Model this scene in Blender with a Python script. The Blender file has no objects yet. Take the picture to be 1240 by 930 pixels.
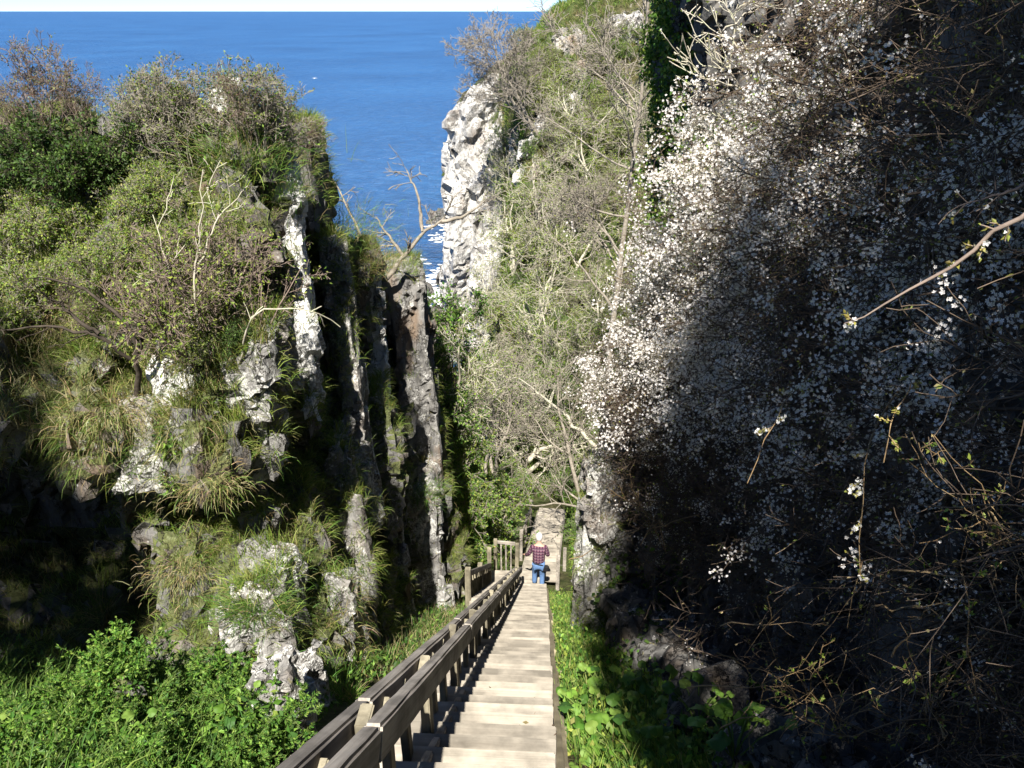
import bpy, bmesh, math
import numpy as np
from mathutils import Vector, Matrix, Euler
from mathutils.bvhtree import BVHTree
R = math.radians
C = bpy.context.scene.collection
FPX, PITCH, YAW = 937.0, R(25.75), R(2.9)
CAMROT = Euler((math.pi/2-PITCH, 0, YAW)).to_matrix()
SUN_EL, SUN_AZ = R(52), R(2.5)            # azimuth: degrees to the left of straight behind the stairs
SUN = Vector((-math.sin(SUN_AZ)*math.cos(SUN_EL), -math.cos(SUN_AZ)*math.cos(SUN_EL), math.sin(SUN_EL)))

def ray(px, py):
    return (CAMROT @ Vector((px-620, 465-py, -FPX))).normalized()
def at(px, py, Y):
    d = ray(px, py); return np.array(d*(Y/d.y))

# ------------------------------------------------------------------ noise
def h3(ix, iy, iz, s=0):
    x = (ix.astype(np.int64)*374761393 + iy.astype(np.int64)*668265263 + iz.astype(np.int64)*2147483647*3 + s*974711) & 0xffffffff
    x = ((x ^ (x >> 13))*1274126177) & 0xffffffff
    x = ((x ^ (x >> 16))*2246822519) & 0xffffffff
    return ((x ^ (x >> 15)) & 0xffffff)/float(0x1000000)
def vnoise(P, s=0):
    P = np.asarray(P, float); i = np.floor(P); f = P-i; f = f*f*(3-2*f)
    i = i.astype(np.int64); o = 0
    for a in (0, 1):
        for b in (0, 1):
            for c in (0, 1):
                w = (f[:, 0] if a else 1-f[:, 0])*(f[:, 1] if b else 1-f[:, 1])*(f[:, 2] if c else 1-f[:, 2])
                o = o+w*h3(i[:, 0]+a, i[:, 1]+b, i[:, 2]+c, s)
    return o
def fbm(P, o=4, s=0):
    P = np.asarray(P, float); t = 0; a = .5; n = 0
    for k in range(o):
        t = t+a*vnoise(P*2**k+k*17.3, s+k); n += a; a *= .5
    return t/n*2-1
def worley(P, s=0):
    i = np.floor(P).astype(np.int64)
    best = np.full(len(P), 9e9); diff = np.zeros((len(P), 3)); cid = np.zeros((len(P), 3), np.int64)
    for a in (-1, 0, 1):
        for b in (-1, 0, 1):
            for c in (-1, 0, 1):
                x, y, z = i[:, 0]+a, i[:, 1]+b, i[:, 2]+c
                q = np.stack([x+h3(x, y, z, s), y+h3(x, y, z, s+1), z+h3(x, y, z, s+2)], 1)
                d = P-q; r = (d*d).sum(1); m = r < best
                best[m] = r[m]; diff[m] = d[m]; cid[m] = np.stack([x, y, z], 1)[m]
    return cid, diff
def facets(P, scale, s, tilt=1.0, warp=.25):
    Q = P/np.array(scale)
    Q = Q+warp*np.stack([fbm(Q*1.7, 2, s+k*9+50) for k in range(3)], 1)
    c, d = worley(Q, s)
    r = [h3(c[:, 0], c[:, 1], c[:, 2], s+20+k)-.5 for k in range(4)]
    return 2*r[0]+2*tilt*(d[:, 0]*r[1]+d[:, 1]*r[2]+d[:, 2]*r[3])
def ss(x):
    x = np.clip(x, 0, 1); return x*x*(3-2*x)
def nrm(v):
    return v/np.maximum(np.linalg.norm(v, axis=-1, keepdims=True), 1e-9)

# ------------------------------------------------------------------ objects
def link(name, me, parent=None, loc=None):
    o = bpy.data.objects.new(name, me); C.objects.link(o)
    if parent is not None: o.parent = parent
    if loc is not None: o.location = [float(q) for q in loc]
    return o
def tag(o, label=None, cat=None, group=None, kind=None):
    if label: o['label'] = label
    if cat: o['category'] = cat
    if group: o['group'] = group
    if kind: o['kind'] = kind
    return o
def thing(name, label, cat, loc=(0, 0, 0), group=None, rz=0):
    o = link(name, None, None, loc); o.rotation_euler.z = rz; o.empty_display_size = .1
    return tag(o, label, cat, group)
def mesh(name, V, Fs, mat, col=None, smooth=False):
    V = np.asarray(V, np.float32)
    if not isinstance(Fs, (list, tuple)): Fs = [Fs]
    Fs = [np.asarray(f, np.int32) for f in Fs if len(f)]
    me = bpy.data.meshes.new(name)
    me.vertices.add(len(V)); me.vertices.foreach_set('co', V.ravel())
    tot = np.concatenate([np.full(len(f), f.shape[1], np.int32) for f in Fs])
    idx = np.concatenate([f.ravel() for f in Fs])
    me.loops.add(len(idx)); me.loops.foreach_set('vertex_index', idx)
    st = np.concatenate([[0], np.cumsum(tot)[:-1]]).astype(np.int32)
    me.polygons.add(len(tot)); me.polygons.foreach_set('loop_start', st)
    if smooth: me.polygons.foreach_set('use_smooth', np.ones(len(tot), bool))
    else: me.polygons.foreach_set('use_smooth', np.zeros(len(tot), bool))
    me.update(calc_edges=True)
    if col is not None:
        a = me.color_attributes.new('Col', 'FLOAT_COLOR', 'POINT')
        c4 = np.ones((len(V), 4), np.float32); c4[:, :3] = col
        a.data.foreach_set('color', c4.ravel())
    me.materials.append(mat)
    return me
def part(name, V, Fs, mat, parent=None, col=None, smooth=False, loc=None):
    return link(name, mesh(name, V, Fs, mat, col, smooth), parent, loc)
def kids(o):
    return [c for c in bpy.data.objects if c.parent == o]
KID = {}
def dup(root, loc, rz=0, sc=1, label=None, tilt=None):
    if root.name not in KID: KID[root.name] = kids(root)
    r = root.copy(); C.objects.link(r); r.location = [float(q) for q in loc]
    r.rotation_euler = (tilt[0], tilt[1], rz) if tilt else (0, 0, rz); r.scale = (sc, sc, sc)
    if label: r['label'] = label
    for ch in KID[root.name]:
        c = ch.copy(); C.objects.link(c); c.parent = r
    return r

def faces_norm(V, F):
    a, b, c = V[F[:, 0]], V[F[:, 1]], V[F[:, 2]]
    n = np.cross(b-a, c-a)
    if F.shape[1] == 4: n = n+np.cross(c-a, V[F[:, 3]]-a)
    return n/2
def vnorm(V, F):
    n = faces_norm(V, F); N = np.zeros_like(V)
    for k in range(F.shape[1]):
        for j in range(3): N[:, j] += np.bincount(F[:, k], n[:, j], len(V))
    return nrm(N)
def scatter(V, F, n, rng, w=None):
    """random points on a mesh; w(P, N) gives the density"""
    fn = faces_norm(V, F); A = np.linalg.norm(fn, axis=1); N = fn/np.maximum(A, 1e-12)[:, None]
    Pc = V[F].mean(1)
    if w is not None: A = A*np.clip(w(Pc, N), 0, None)
    i = rng.choice(len(F), n, p=A/A.sum())
    u, v = rng.random((2, n, 1))
    Q = V[F[i]]
    if F.shape[1] == 4: P = (Q[:, 0]*(1-u)+Q[:, 1]*u)*(1-v)+(Q[:, 3]*(1-u)+Q[:, 2]*u)*v
    else:
        m = (u+v) > 1; u = np.where(m, 1-u, u); v = np.where(m, 1-v, v)
        P = Q[:, 0]+(Q[:, 1]-Q[:, 0])*u+(Q[:, 2]-Q[:, 0])*v
    return P, N[i]

# blocks -> one voxel-remeshed rock
def hexa(x0, x1, y0, y1, z0, z1, tx=0, ty=0, lx=0, ly=0, inset=0):
    """box with a tilted top (tx, ty: slope of the top) that leans by lx, ly per metre of height"""
    cx, cy = (x0+x1)/2, (y0+y1)/2; v = []
    for z in (0, 1):
        for x, y in ((x0, y0), (x1, y0), (x1, y1), (x0, y1)):
            if z:
                h = z1+tx*(x-cx)+ty*(y-cy)
                xx = cx+(x-cx)*(1-inset)+lx*(h-z0); yy = cy+(y-cy)*(1-inset)+ly*(h-z0)
                v.append((xx, yy, h))
            else: v.append((x, y, z0))
    return np.array(v, float)
HF = np.array([[0, 3, 2, 1], [4, 5, 6, 7], [0, 1, 5, 4], [1, 2, 6, 5], [2, 3, 7, 6], [3, 0, 4, 7]])
def voxel(blocks, size):
    V = np.concatenate(blocks); F = np.concatenate([HF+8*i for i in range(len(blocks))])
    me = bpy.data.meshes.new('tmp'); me.from_pydata(V.tolist(), [], F.tolist())
    o = bpy.data.objects.new('tmp', me); C.objects.link(o)
    m = o.modifiers.new('r', 'REMESH'); m.mode = 'VOXEL'; m.voxel_size = size
    dg = bpy.context.evaluated_depsgraph_get(); e = o.evaluated_get(dg); q = e.to_mesh()
    V = np.zeros(len(q.vertices)*3, np.float32); q.vertices.foreach_get('co', V)
    n = len(q.polygons); lt = np.zeros(n, np.int32); q.polygons.foreach_get('loop_total', lt)
    li = np.zeros(len(q.loops), np.int32); q.loops.foreach_get('vertex_index', li)
    assert (lt == 4).all()
    e.to_mesh_clear(); bpy.data.objects.remove(o); bpy.data.meshes.remove(me)
    V = V.reshape(-1, 3).astype(float); F = li.reshape(-1, 4)
    for it in range(2):                       # soften the block corners a little
        S = np.zeros_like(V); cnt = np.zeros(len(V))
        for a, b in ((0, 1), (1, 2), (2, 3), (3, 0)):
            for p, r in ((a, b), (b, a)):
                for j in range(3): S[:, j] += np.bincount(F[:, p], V[F[:, r], j], len(V))
                cnt += np.bincount(F[:, p], minlength=len(V))
        V = .5*V+.5*S/cnt[:, None]
    return V, F
def rocky(V, F, levels, s, rot=None):
    for k, (sc, amp, tilt) in enumerate(levels):
        N = vnorm(V, F); P = V if rot is None else V@rot.T
        V = V+N*(amp*facets(P, sc, s+100*k, tilt))[:, None]
    N = vnorm(V, F)
    return V+N*(.25*levels[-1][1]*fbm(V*9, 3, s+7))[:, None]

# ------------------------------------------------------------------ plants: everything is arrays of polylines
def grow(S, D, L, n, wig, rng, trop=(0, 0, 0)):
    B = len(S); P = np.zeros((B, n, 3)); P[:, 0] = S; D = nrm(D); st = (np.asarray(L)/(n-1)).reshape(-1, 1)
    for k in range(1, n):
        D = nrm(D+rng.normal(0, wig, (B, 3))+np.asarray(trop)); P[:, k] = P[:, k-1]+D*st
    return P
def taper(r0, n, end=.35):
    return np.asarray(r0).reshape(-1, 1)*np.linspace(1, end, n)[None]
def spawn(P, Rr, k, rng, t0=.25, t1=1., ang=(30, 60)):
    B, n, _ = P.shape; i = np.repeat(np.arange(B), k); t = rng.uniform(t0, t1, B*k)*(n-1)
    a = np.minimum(t.astype(int), n-2); f = (t-a)[:, None]
    S = P[i, a]*(1-f)+P[i, a+1]*f; T = nrm(P[i, a+1]-P[i, a])
    q = rng.normal(size=(B*k, 3)); q = nrm(q-(q*T).sum(1, keepdims=True)*T)
    g = np.radians(rng.uniform(ang[0], ang[1], B*k))[:, None]
    return S, T*np.cos(g)+q*np.sin(g), Rr[i, a]*(1-f[:, 0])+Rr[i, a+1]*f[:, 0], t/(n-1), i
def tubes(groups):
    Vs, Fs, o = [], [], 0
    for P, Rr, s in groups:
        B, n, _ = P.shape
        T = nrm(np.gradient(P, axis=1)); ref = np.where(np.abs(T[..., 2:3]) > .9, [1., 0, 0], [0, 0, 1.])
        u = nrm(np.cross(T, ref)); v = np.cross(T, u)
        an = np.arange(s)*2*math.pi/s
        V = P[:, :, None]+Rr[:, :, None, None]*(np.cos(an)[None, None, :, None]*u[:, :, None]+np.sin(an)[None, None, :, None]*v[:, :, None])
        b = np.arange(B)[:, None, None]*n*s; k = np.arange(n-1)[None, :, None]*s; j = np.arange(s)[None, None]
        F = np.stack([b+k+j, b+k+(j+1) % s, b+k+s+(j+1) % s, b+k+s+j], -1).reshape(-1, 4)
        Vs.append(V.reshape(-1, 3)); Fs.append(F+o); o += B*n*s
    return np.concatenate(Vs), np.concatenate(Fs)
def tint(n, pal, rng, var=.18):
    pal = np.array(pal, float); i = rng.integers(0, len(pal), n)
    return np.clip(pal[i]*(1+rng.normal(0, var, (n, 1)))*(1+rng.normal(0, var*.35, (n, 3))), .003, .9)
def leaves(P, D, size, rng, pal, aspect=.55, droop=.3, fold=.25):
    """one folded pointed leaf (a bent quad) at each point"""
    n = len(P); s = (size*rng.uniform(.6, 1.3, n))[:, None]
    D = nrm(D+rng.normal(0, .7, (n, 3))-np.array([0, 0, droop])); q = rng.normal(size=(n, 3))
    W = nrm(np.cross(D, q)); N = np.cross(W, D)
    b, tip = P, P+D*s
    m = P+D*s*.45
    l = m+W*s*aspect*.5+N*s*fold*.4; r = m-W*s*aspect*.5+N*s*fold*.4
    V = np.stack([b, r, tip, l], 1).reshape(-1, 3)
    F = np.arange(4*n).reshape(-1, 4)
    return V, F, np.repeat(tint(n, pal, rng), 4, 0)
def blades(P, D, L, W, rng, pal, droop=.6, wob=.25):
    """grass: each blade a bent strip of three pieces"""
    n = len(P); L = (L*rng.uniform(.55, 1.25, n))[:, None]; D = nrm(D+rng.normal(0, wob, (n, 3)))
    g = np.array([0, 0, -1.]); h = (rng.uniform(.3, 1, n)*droop)[:, None]
    p1 = P+D*L*.4; d2 = nrm(D+g*h*.6); p2 = p1+d2*L*.35; d3 = nrm(d2+g*h*.9); p3 = p2+d3*L*.3
    s = nrm(np.cross(D, rng.normal(size=(n, 3))))*(W*rng.uniform(.6, 1.3, n))[:, None]*.5
    V = np.stack([P-s, P+s, p1-s*.9, p1+s*.9, p2-s*.6, p2+s*.6, p3], 1).reshape(-1, 3)
    b = np.arange(n)[:, None]*7
    Q = np.concatenate([b+[0, 1, 3, 2], b+[2, 3, 5, 4]]); T = b+[4, 5, 6]
    return V, [Q, T], np.repeat(tint(n, pal, rng), 7, 0)
def flowers(P, N, size, rng, petals=5):
    n = len(P); N = nrm(N); q = rng.normal(size=(n, 3)); U = nrm(np.cross(N, q)); W = np.cross(N, U)
    s = (size*.5*rng.uniform(.75, 1.2, n))[:, None]; V = []
    for k in range(petals):
        a = 2*math.pi*k/petals; d = U*math.cos(a)+W*math.sin(a); e = -U*math.sin(a)+W*math.cos(a)
        cup = rng.uniform(.1, .7, (n, 1))
        V += [P, P+d*s*.62+e*s*.36+N*s*cup*.6, P+d*s+N*s*cup, P+d*s*.62-e*s*.36+N*s*cup*.6]
    V = np.stack(V, 1).reshape(-1, 3)
    c = np.repeat(np.clip(.8+rng.normal(0, .06, (n, 1)), 0, .88)*np.array([1., .985, .965]), 4*petals, 0)
    return V, np.arange(len(V)).reshape(-1, 4), c
def joinm(items):
    """several (V, F or [Q, T], col) into one"""
    Vs, Qs, Ts, Cs, o = [], [], [], [], 0
    for V, F, c in items:
        for f in (F if isinstance(F, list) else [F]):
            (Qs if f.shape[1] == 4 else Ts).append(f+o)
        Vs.append(V); Cs.append(c); o += len(V)
    Fs = ([np.concatenate(Qs)] if Qs else [])+([np.concatenate(Ts)] if Ts else [])
    return np.concatenate(Vs), Fs, np.concatenate(Cs)

# ------------------------------------------------------------------ materials
def mat(name):
    m = bpy.data.materials.new(name); m.use_nodes = True; t = m.node_tree; t.nodes.clear()
    return m, t
def nd(t, kind, ins=None, **kw):
    n = t.nodes.new(kind)
    for k, v in kw.items(): setattr(n, k, v)
    for k, v in (ins or {}).items():
        s = n.inputs[k]
        if isinstance(v, bpy.types.NodeSocket): t.links.new(v, s)
        else: s.default_value = v
    return n
def ramp(t, fac, stops, interp='LINEAR'):
    n = nd(t, 'ShaderNodeValToRGB', {'Fac': fac}); r = n.color_ramp; r.interpolation = interp
    while len(r.elements) < len(stops): r.elements.new(.5)
    for e, (p, c) in zip(r.elements, stops):
        e.position = p; e.color = (*c, 1) if len(c) == 3 else c
    return n.outputs['Color']
def g(v): return (v, v, v)
def mix(t, f, a, b, mode='MIX'):
    n = nd(t, 'ShaderNodeMix', data_type='RGBA', blend_type=mode)
    for i, v in ((0, f), (6, a), (7, b)):
        if isinstance(v, bpy.types.NodeSocket): t.links.new(v, n.inputs[i])
        else: n.inputs[i].default_value = v if i == 0 else (*v, 1)
    return n.outputs[2]
def coords(t, scale=(1, 1, 1), rot=(0, 0, 0), obj=False):
    c = nd(t, 'ShaderNodeTexCoord') if obj else nd(t, 'ShaderNodeNewGeometry')
    return nd(t, 'ShaderNodeMapping', {'Vector': c.outputs['Object' if obj else 'Position'], 'Scale': scale, 'Rotation': rot}).outputs[0]
def noise(t, v, sc, det=4, rough=.55, dist=0):
    return nd(t, 'ShaderNodeTexNoise', {'Vector': v, 'Scale': sc, 'Detail': det, 'Roughness': rough, 'Distortion': dist}).outputs['Fac']
def bump(t, h, strength=.5, dist=.02, nrml=None):
    ins = {'Height': h, 'Strength': strength, 'Distance': dist}
    if nrml is not None: ins['Normal'] = nrml
    return nd(t, 'ShaderNodeBump', ins).outputs[0]
def out(t, sh): nd(t, 'ShaderNodeOutputMaterial', {'Surface': sh})
def pbsdf(t, col, rough=.8, spec=.25, normal=None, **kw):
    ins = {'Base Color': col if isinstance(col, bpy.types.NodeSocket) else (*col, 1), 'Roughness': rough, 'Specular IOR Level': spec}
    if normal is not None: ins['Normal'] = normal
    ins.update(kw)
    return nd(t, 'ShaderNodeBsdfPrincipled', ins).outputs[0]

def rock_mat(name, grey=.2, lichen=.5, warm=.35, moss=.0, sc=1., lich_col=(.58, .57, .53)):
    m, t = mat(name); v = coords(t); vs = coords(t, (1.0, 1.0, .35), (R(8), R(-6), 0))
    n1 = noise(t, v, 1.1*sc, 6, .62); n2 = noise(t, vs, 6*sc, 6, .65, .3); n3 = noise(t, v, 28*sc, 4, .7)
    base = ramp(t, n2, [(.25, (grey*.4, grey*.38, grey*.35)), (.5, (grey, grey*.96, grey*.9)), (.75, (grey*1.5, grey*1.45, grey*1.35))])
    wm = ramp(t, noise(t, vs, 1.7*sc, 5, .6), [(.5, g(0)), (.68, g(1))])
    base = mix(t, nd(t, 'ShaderNodeMath', {0: wm, 1: warm}, operation='MULTIPLY').outputs[0], base, (.25, .15, .075))
    lm = nd(t, 'ShaderNodeMath', {0: n1, 1: noise(t, v, 7*sc, 6, .7)}, operation='ADD').outputs[0]
    lm = nd(t, 'ShaderNodeMath', {0: lm, 1: nd(t, 'ShaderNodeMath', {0: n3, 1: .5}, operation='MULTIPLY').outputs[0]}, operation='ADD').outputs[0]
    th = 1.55-.5*lichen
    lf = ramp(t, nd(t, 'ShaderNodeMath', {0: lm, 1: th}, operation='SUBTRACT').outputs[0], [(0., g(0)), (.12, g(.95))])
    base = mix(t, lf, base, lich_col)
    ye = ramp(t, noise(t, v, 11*sc, 3, .5), [(.66, g(0)), (.72, g(.6))])
    base = mix(t, ye, base, (.3, .27, .1))
    if moss:
        nz = nd(t, 'ShaderNodeSeparateXYZ', {0: nd(t, 'ShaderNodeNewGeometry').outputs['Normal']}).outputs[2]
        a = nd(t, 'ShaderNodeMath', {0: nz, 1: n1}, operation='ADD').outputs[0]
        base = mix(t, ramp(t, a, [(1.25-moss, g(0)), (1.45-moss, g(.9))]), base, ramp(t, n3, [(.3, (.05, .055, .02)), (.7, (.13, .15, .045))]))
    wv = nd(t, 'ShaderNodeVectorMath', {0: coords(t, (1.5*sc, 1.5*sc, .42*sc), (R(7), R(-9), R(20))), 1: nd(t, 'ShaderNodeTexNoise', {'Vector': v, 'Scale': 2.2*sc, 'Detail': 5, 'Roughness': .7}).outputs['Color']}, operation='ADD').outputs[0]
    vo = nd(t, 'ShaderNodeTexVoronoi', {'Vector': wv, 'Scale': 1.5}, feature='DISTANCE_TO_EDGE').outputs['Distance']
    cr = ramp(t, nd(t, 'ShaderNodeMath', {0: vo, 1: noise(t, v, 1.3*sc, 3, .5)}, operation='DIVIDE').outputs[0], [(.005, g(.15)), (.04, g(1))])
    base = mix(t, cr, (grey*.25, grey*.22, grey*.18), base)
    hh = nd(t, 'ShaderNodeMath', {0: n2, 1: nd(t, 'ShaderNodeMath', {0: n3, 1: .35}, operation='MULTIPLY').outputs[0]}, operation='ADD').outputs[0]
    hh = nd(t, 'ShaderNodeMath', {0: hh, 1: nd(t, 'ShaderNodeMath', {0: cr, 1: .8}, operation='MULTIPLY').outputs[0]}, operation='ADD').outputs[0]
    out(t, pbsdf(t, base, .9, .15, bump(t, hh, .9, .05/sc)))
    return m
def leaf_mat(name, trans=.35, rough=.55, spec=.3):
    m, t = mat(name); a = nd(t, 'ShaderNodeVertexColor', layer_name='Col').outputs['Color']
    d = pbsdf(t, a, rough, spec)
    tr = nd(t, 'ShaderNodeBsdfTranslucent', {'Color': mix(t, 1., a, (1.25, 1.2, .6), 'MULTIPLY')}).outputs[0]
    out(t, nd(t, 'ShaderNodeMixShader', {0: trans, 1: d, 2: tr}).outputs[0])
    return m
def bark_mat(name, a, b, lich=None, sc=14):
    m, t = mat(name); v = coords(t, obj=True)
    n = noise(t, v, sc, 5, .65); c = ramp(t, n, [(.3, a), (.7, b)])
    if lich: c = mix(t, ramp(t, noise(t, v, sc*.35, 4, .6), [(.5, g(0)), (.6, g(.85))]), c, lich)
    out(t, pbsdf(t, c, .85, .2, bump(t, n, .5, .01)))
    return m
def wood_mat(name, a, b, axis='X', sc=1., rough=.75, stain=.35):
    m, t = mat(name)
    s = {'X': (1.2, 28, 28), 'Y': (28, 1.2, 28), 'Z': (28, 28, 1.2)}[axis]
    rnd = nd(t, 'ShaderNodeObjectInfo').outputs['Random']
    c = nd(t, 'ShaderNodeTexCoord').outputs['Object']
    off = nd(t, 'ShaderNodeVectorMath', {0: c, 1: nd(t, 'ShaderNodeCombineXYZ', {0: nd(t, 'ShaderNodeMath', {0: rnd, 1: 37.}, operation='MULTIPLY').outputs[0], 1: nd(t, 'ShaderNodeMath', {0: rnd, 1: 19.}, operation='MULTIPLY').outputs[0]}).outputs[0]}, operation='ADD').outputs[0]
    v = nd(t, 'ShaderNodeMapping', {'Vector': off, 'Scale': [q*sc for q in s]}).outputs[0]
    n = noise(t, v, 1., 6, .65, .6)
    col = ramp(t, n, [(.28, a), (.5, [(p+q)/2 for p, q in zip(a, b)]), (.72, b)])
    st = ramp(t, noise(t, off, 3.2, 5, .6), [(.38, g(1-stain)), (.6, g(1))])
    col = mix(t, 1., col, st, 'MULTIPLY')
    br = nd(t, 'ShaderNodeMath', {0: nd(t, 'ShaderNodeMath', {0: rnd, 1: .35}, operation='MULTIPLY').outputs[0], 1: .8}, operation='ADD').outputs[0]
    col = mix(t, 1., col, nd(t, 'ShaderNodeCombineColor', {0: br, 1: br, 2: br}).outputs[0], 'MULTIPLY')
    out(t, pbsdf(t, col, rough, .25, bump(t, n, .6, .006)))
    return m
def plain(name, col, rough=.7, nsc=20, var=.25, spec=.3):
    m, t = mat(name); n = noise(t, coords(t, obj=True), nsc, 4, .6)
    out(t, pbsdf(t, ramp(t, n, [(.3, [c*(1-var) for c in col]), (.7, [min(1, c*(1+var)) for c in col])]), rough, spec, bump(t, n, .3, .004)))
    return m

M = {}
M['rock'] = rock_mat('rock', .16, .22, .5, .4)
M['rock_grey'] = rock_mat('rock_grey', .24, .55, .25, .12)
M['rock_white'] = rock_mat('rock_white', .33, .95, .3, 0., lich_col=(.72, .71, .67))
M['rock_brown'] = rock_mat('rock_brown', .2, .3, .75, .1)
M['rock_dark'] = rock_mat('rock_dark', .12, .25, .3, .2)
M['headland'] = rock_mat('headland_rock', .3, .75, .3, .1, sc=.4, lich_col=(.56, .54, .5))
M['tan'] = rock_mat('tan_rock', .3, .5, .8, .0, sc=.6, lich_col=(.5, .43, .33))
M['leaf'] = leaf_mat('leaf'); M['grass'] = leaf_mat('grass_blade', .3, .5, .35)
M['petal'] = leaf_mat('petal', .3, .7, .1)
M['bark_pale'] = bark_mat('pale_bark', (.3, .27, .2), (.54, .49, .4), (.5, .5, .34))
M['bark_grey'] = bark_mat('grey_bark', (.17, .145, .11), (.38, .34, .28))
M['bark_dark'] = bark_mat('dark_bark', (.028, .022, .017), (.1, .08, .06))
M['bark_red'] = bark_mat('reddish_bark', (.13, .095, .075), (.32, .25, .2))
M['cane'] = bark_mat('cane_bark', (.2, .12, .06), (.38, .28, .15))
M['tread'] = wood_mat('tread_wood', (.28, .245, .195), (.48, .43, .35), 'X', .5, .8, .42)
M['rail'] = wood_mat('rail_wood', (.17, .15, .125), (.56, .5, .425), 'Y', .6, .8, .45)
M['post'] = wood_mat('post_wood', (.22, .19, .13), (.46, .41, .29), 'Z', .7, .8, .5)
M['edge'] = wood_mat('edging_wood', (.3, .25, .15), (.5, .43, .28), 'Y', .6, .8, .4)
# ================================================================== world, sun, camera
W = bpy.data.worlds.new('World'); bpy.context.scene.world = W; W.use_nodes = True
t = W.node_tree; t.nodes.clear()
sky = nd(t, 'ShaderNodeTexSky', sky_type='NISHITA', sun_disc=False, sun_elevation=SUN_EL, sun_rotation=math.atan2(SUN.x, SUN.y), air_density=.4, dust_density=0.0, ozone_density=5.5)
bg = nd(t, 'ShaderNodeBackground', {'Color': sky.outputs[0], 'Strength': .074})
nd(t, 'ShaderNodeOutputWorld', {'Surface': bg.outputs[0]})
sl = bpy.data.lights.new('sun', 'SUN'); sl.energy = 4.6; sl.angle = R(.53); sl.color = (1, .955, .88)
so = link('sun', sl); so.rotation_euler = SUN.to_track_quat('Z', 'Y').to_euler(); so.location = (-5, -30, 40)
cam = bpy.data.cameras.new('camera'); cam.sensor_width = 36; cam.lens = FPX/1240*36; cam.clip_start = .05; cam.clip_end = 90000
co = link('camera', cam); co.rotation_euler = (math.pi/2-PITCH, 0, YAW); bpy.context.scene.camera = co
sc = bpy.context.scene
sc.view_settings.view_transform = 'Standard'; sc.view_settings.look = 'None'; sc.view_settings.exposure = 1.3; sc.view_settings.gamma = 1
sc.render.engine = 'CYCLES'
cy = sc.cycles; cy.max_bounces = 6; cy.diffuse_bounces = 2; cy.glossy_bounces = 2; cy.transmission_bounces = 3; cy.transparent_max_bounces = 4
cy.use_denoising = True; cy.sample_clamp_indirect = 3
SEA = -28.0

# ================================================================== sea
m, t = mat('sea_water'); v = coords(t)
w1 = noise(t, nd(t, 'ShaderNodeMapping', {'Vector': v, 'Scale': (.7, 1.6, 1), 'Rotation': (0, 0, R(25))}).outputs[0], 1., 5, .6)
w5 = noise(t, nd(t, 'ShaderNodeMapping', {'Vector': v, 'Scale': (.25, .6, 1), 'Rotation': (0, 0, R(10))}).outputs[0], 1., 3, .6); w2 = noise(t, v, .06, 4, .55); w3 = noise(t, v, .012, 3, .5)
h = nd(t, 'ShaderNodeMath', {0: w1, 1: nd(t, 'ShaderNodeMath', {0: w2, 1: 4.}, operation='MULTIPLY').outputs[0]}, operation='ADD').outputs[0]
col = ramp(t, nd(t, 'ShaderNodeMath', {0: nd(t, 'ShaderNodeMath', {0: nd(t, 'ShaderNodeMath', {0: w1, 1: w5}, operation='ADD').outputs[0], 1: .5}, operation='MULTIPLY').outputs[0], 1: nd(t, 'ShaderNodeMath', {0: w3, 1: .35}, operation='MULTIPLY').outputs[0]}, operation='ADD').outputs[0],
           [(.5, (.005, .04, .12)), (.68, (.013, .085, .24)), (.88, (.04, .16, .36))])
out(t, pbsdf(t, col, .28, .5, bump(t, h, 1., 1.)))
S = 45000.
xs = np.concatenate([-np.geomspace(S, 30, 24), np.geomspace(30, S, 24)]); ys = np.concatenate([[-200, -60], np.linspace(10, 200, 20), np.geomspace(230, S, 20)])
X, Y = np.meshgrid(xs, ys, indexing='ij'); nx, ny = X.shape
ii = np.arange(nx*ny).reshape(nx, ny)
GF = lambda ii: np.stack([ii[:-1, :-1], ii[1:, :-1], ii[1:, 1:], ii[:-1, 1:]], -1).reshape(-1, 4)
tag(part('sea', np.stack([X, Y, np.full_like(X, SEA)], -1).reshape(-1, 3), GF(ii), m), 'deep blue open sea reaching a straight horizon', None, None, 'structure')
# foam: flat lacy patches where the swell breaks on the rocks
m, t = mat('foam'); out(t, pbsdf(t, (.82, .85, .86), .6, .3))
rng = np.random.default_rng(3); Vs, Fs, o = [], [], 0
for cx, cy_, rx, ry, n in ((-12.6, 76, 2.2, 2.6, 70), (-14.5, 80, 3., 3., 90), (-13.9, 104, 2.2, 3, 60), (-12.2, 88, 1.6, 3.4, 60), (-15.2, 84, 2.6, 2.2, 90), (-13.4, 80, 2.2, 1.6, 60), (-16, 112, 2.2, 3.8, 60), (-17, 92, 1.6, 2, 30), (-12, 70, 1.6, 1.5, 40), (-10.7, 97, 1.5, 1.8, 50), (-13.5, 128, 1.2, 4, 24)):
    for k in range(n):
        c = np.array([cx+rng.normal(0, rx*.5), cy_+rng.normal(0, ry*.5), SEA+.06+rng.uniform(0, .04)]); s = 10
        a = np.arange(s)*2*math.pi/s; r = rng.uniform(.06, .34)*(.6+.8*rng.random(s))
        Vs.append(np.concatenate([[c+[0, 0, .08]], c+np.stack([np.cos(a)*r*1.6, np.sin(a)*r, 0*a], 1)]))
        Fs.append(np.stack([np.zeros(s, int), 1+np.arange(s), 1+(np.arange(s)+1) % s], 1)+o); o += s+1
tag(part('sea_foam', np.concatenate(Vs), np.concatenate(Fs), m, smooth=True), 'white foam breaking around the rocks at the shore', None, None, 'stuff')

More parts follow.
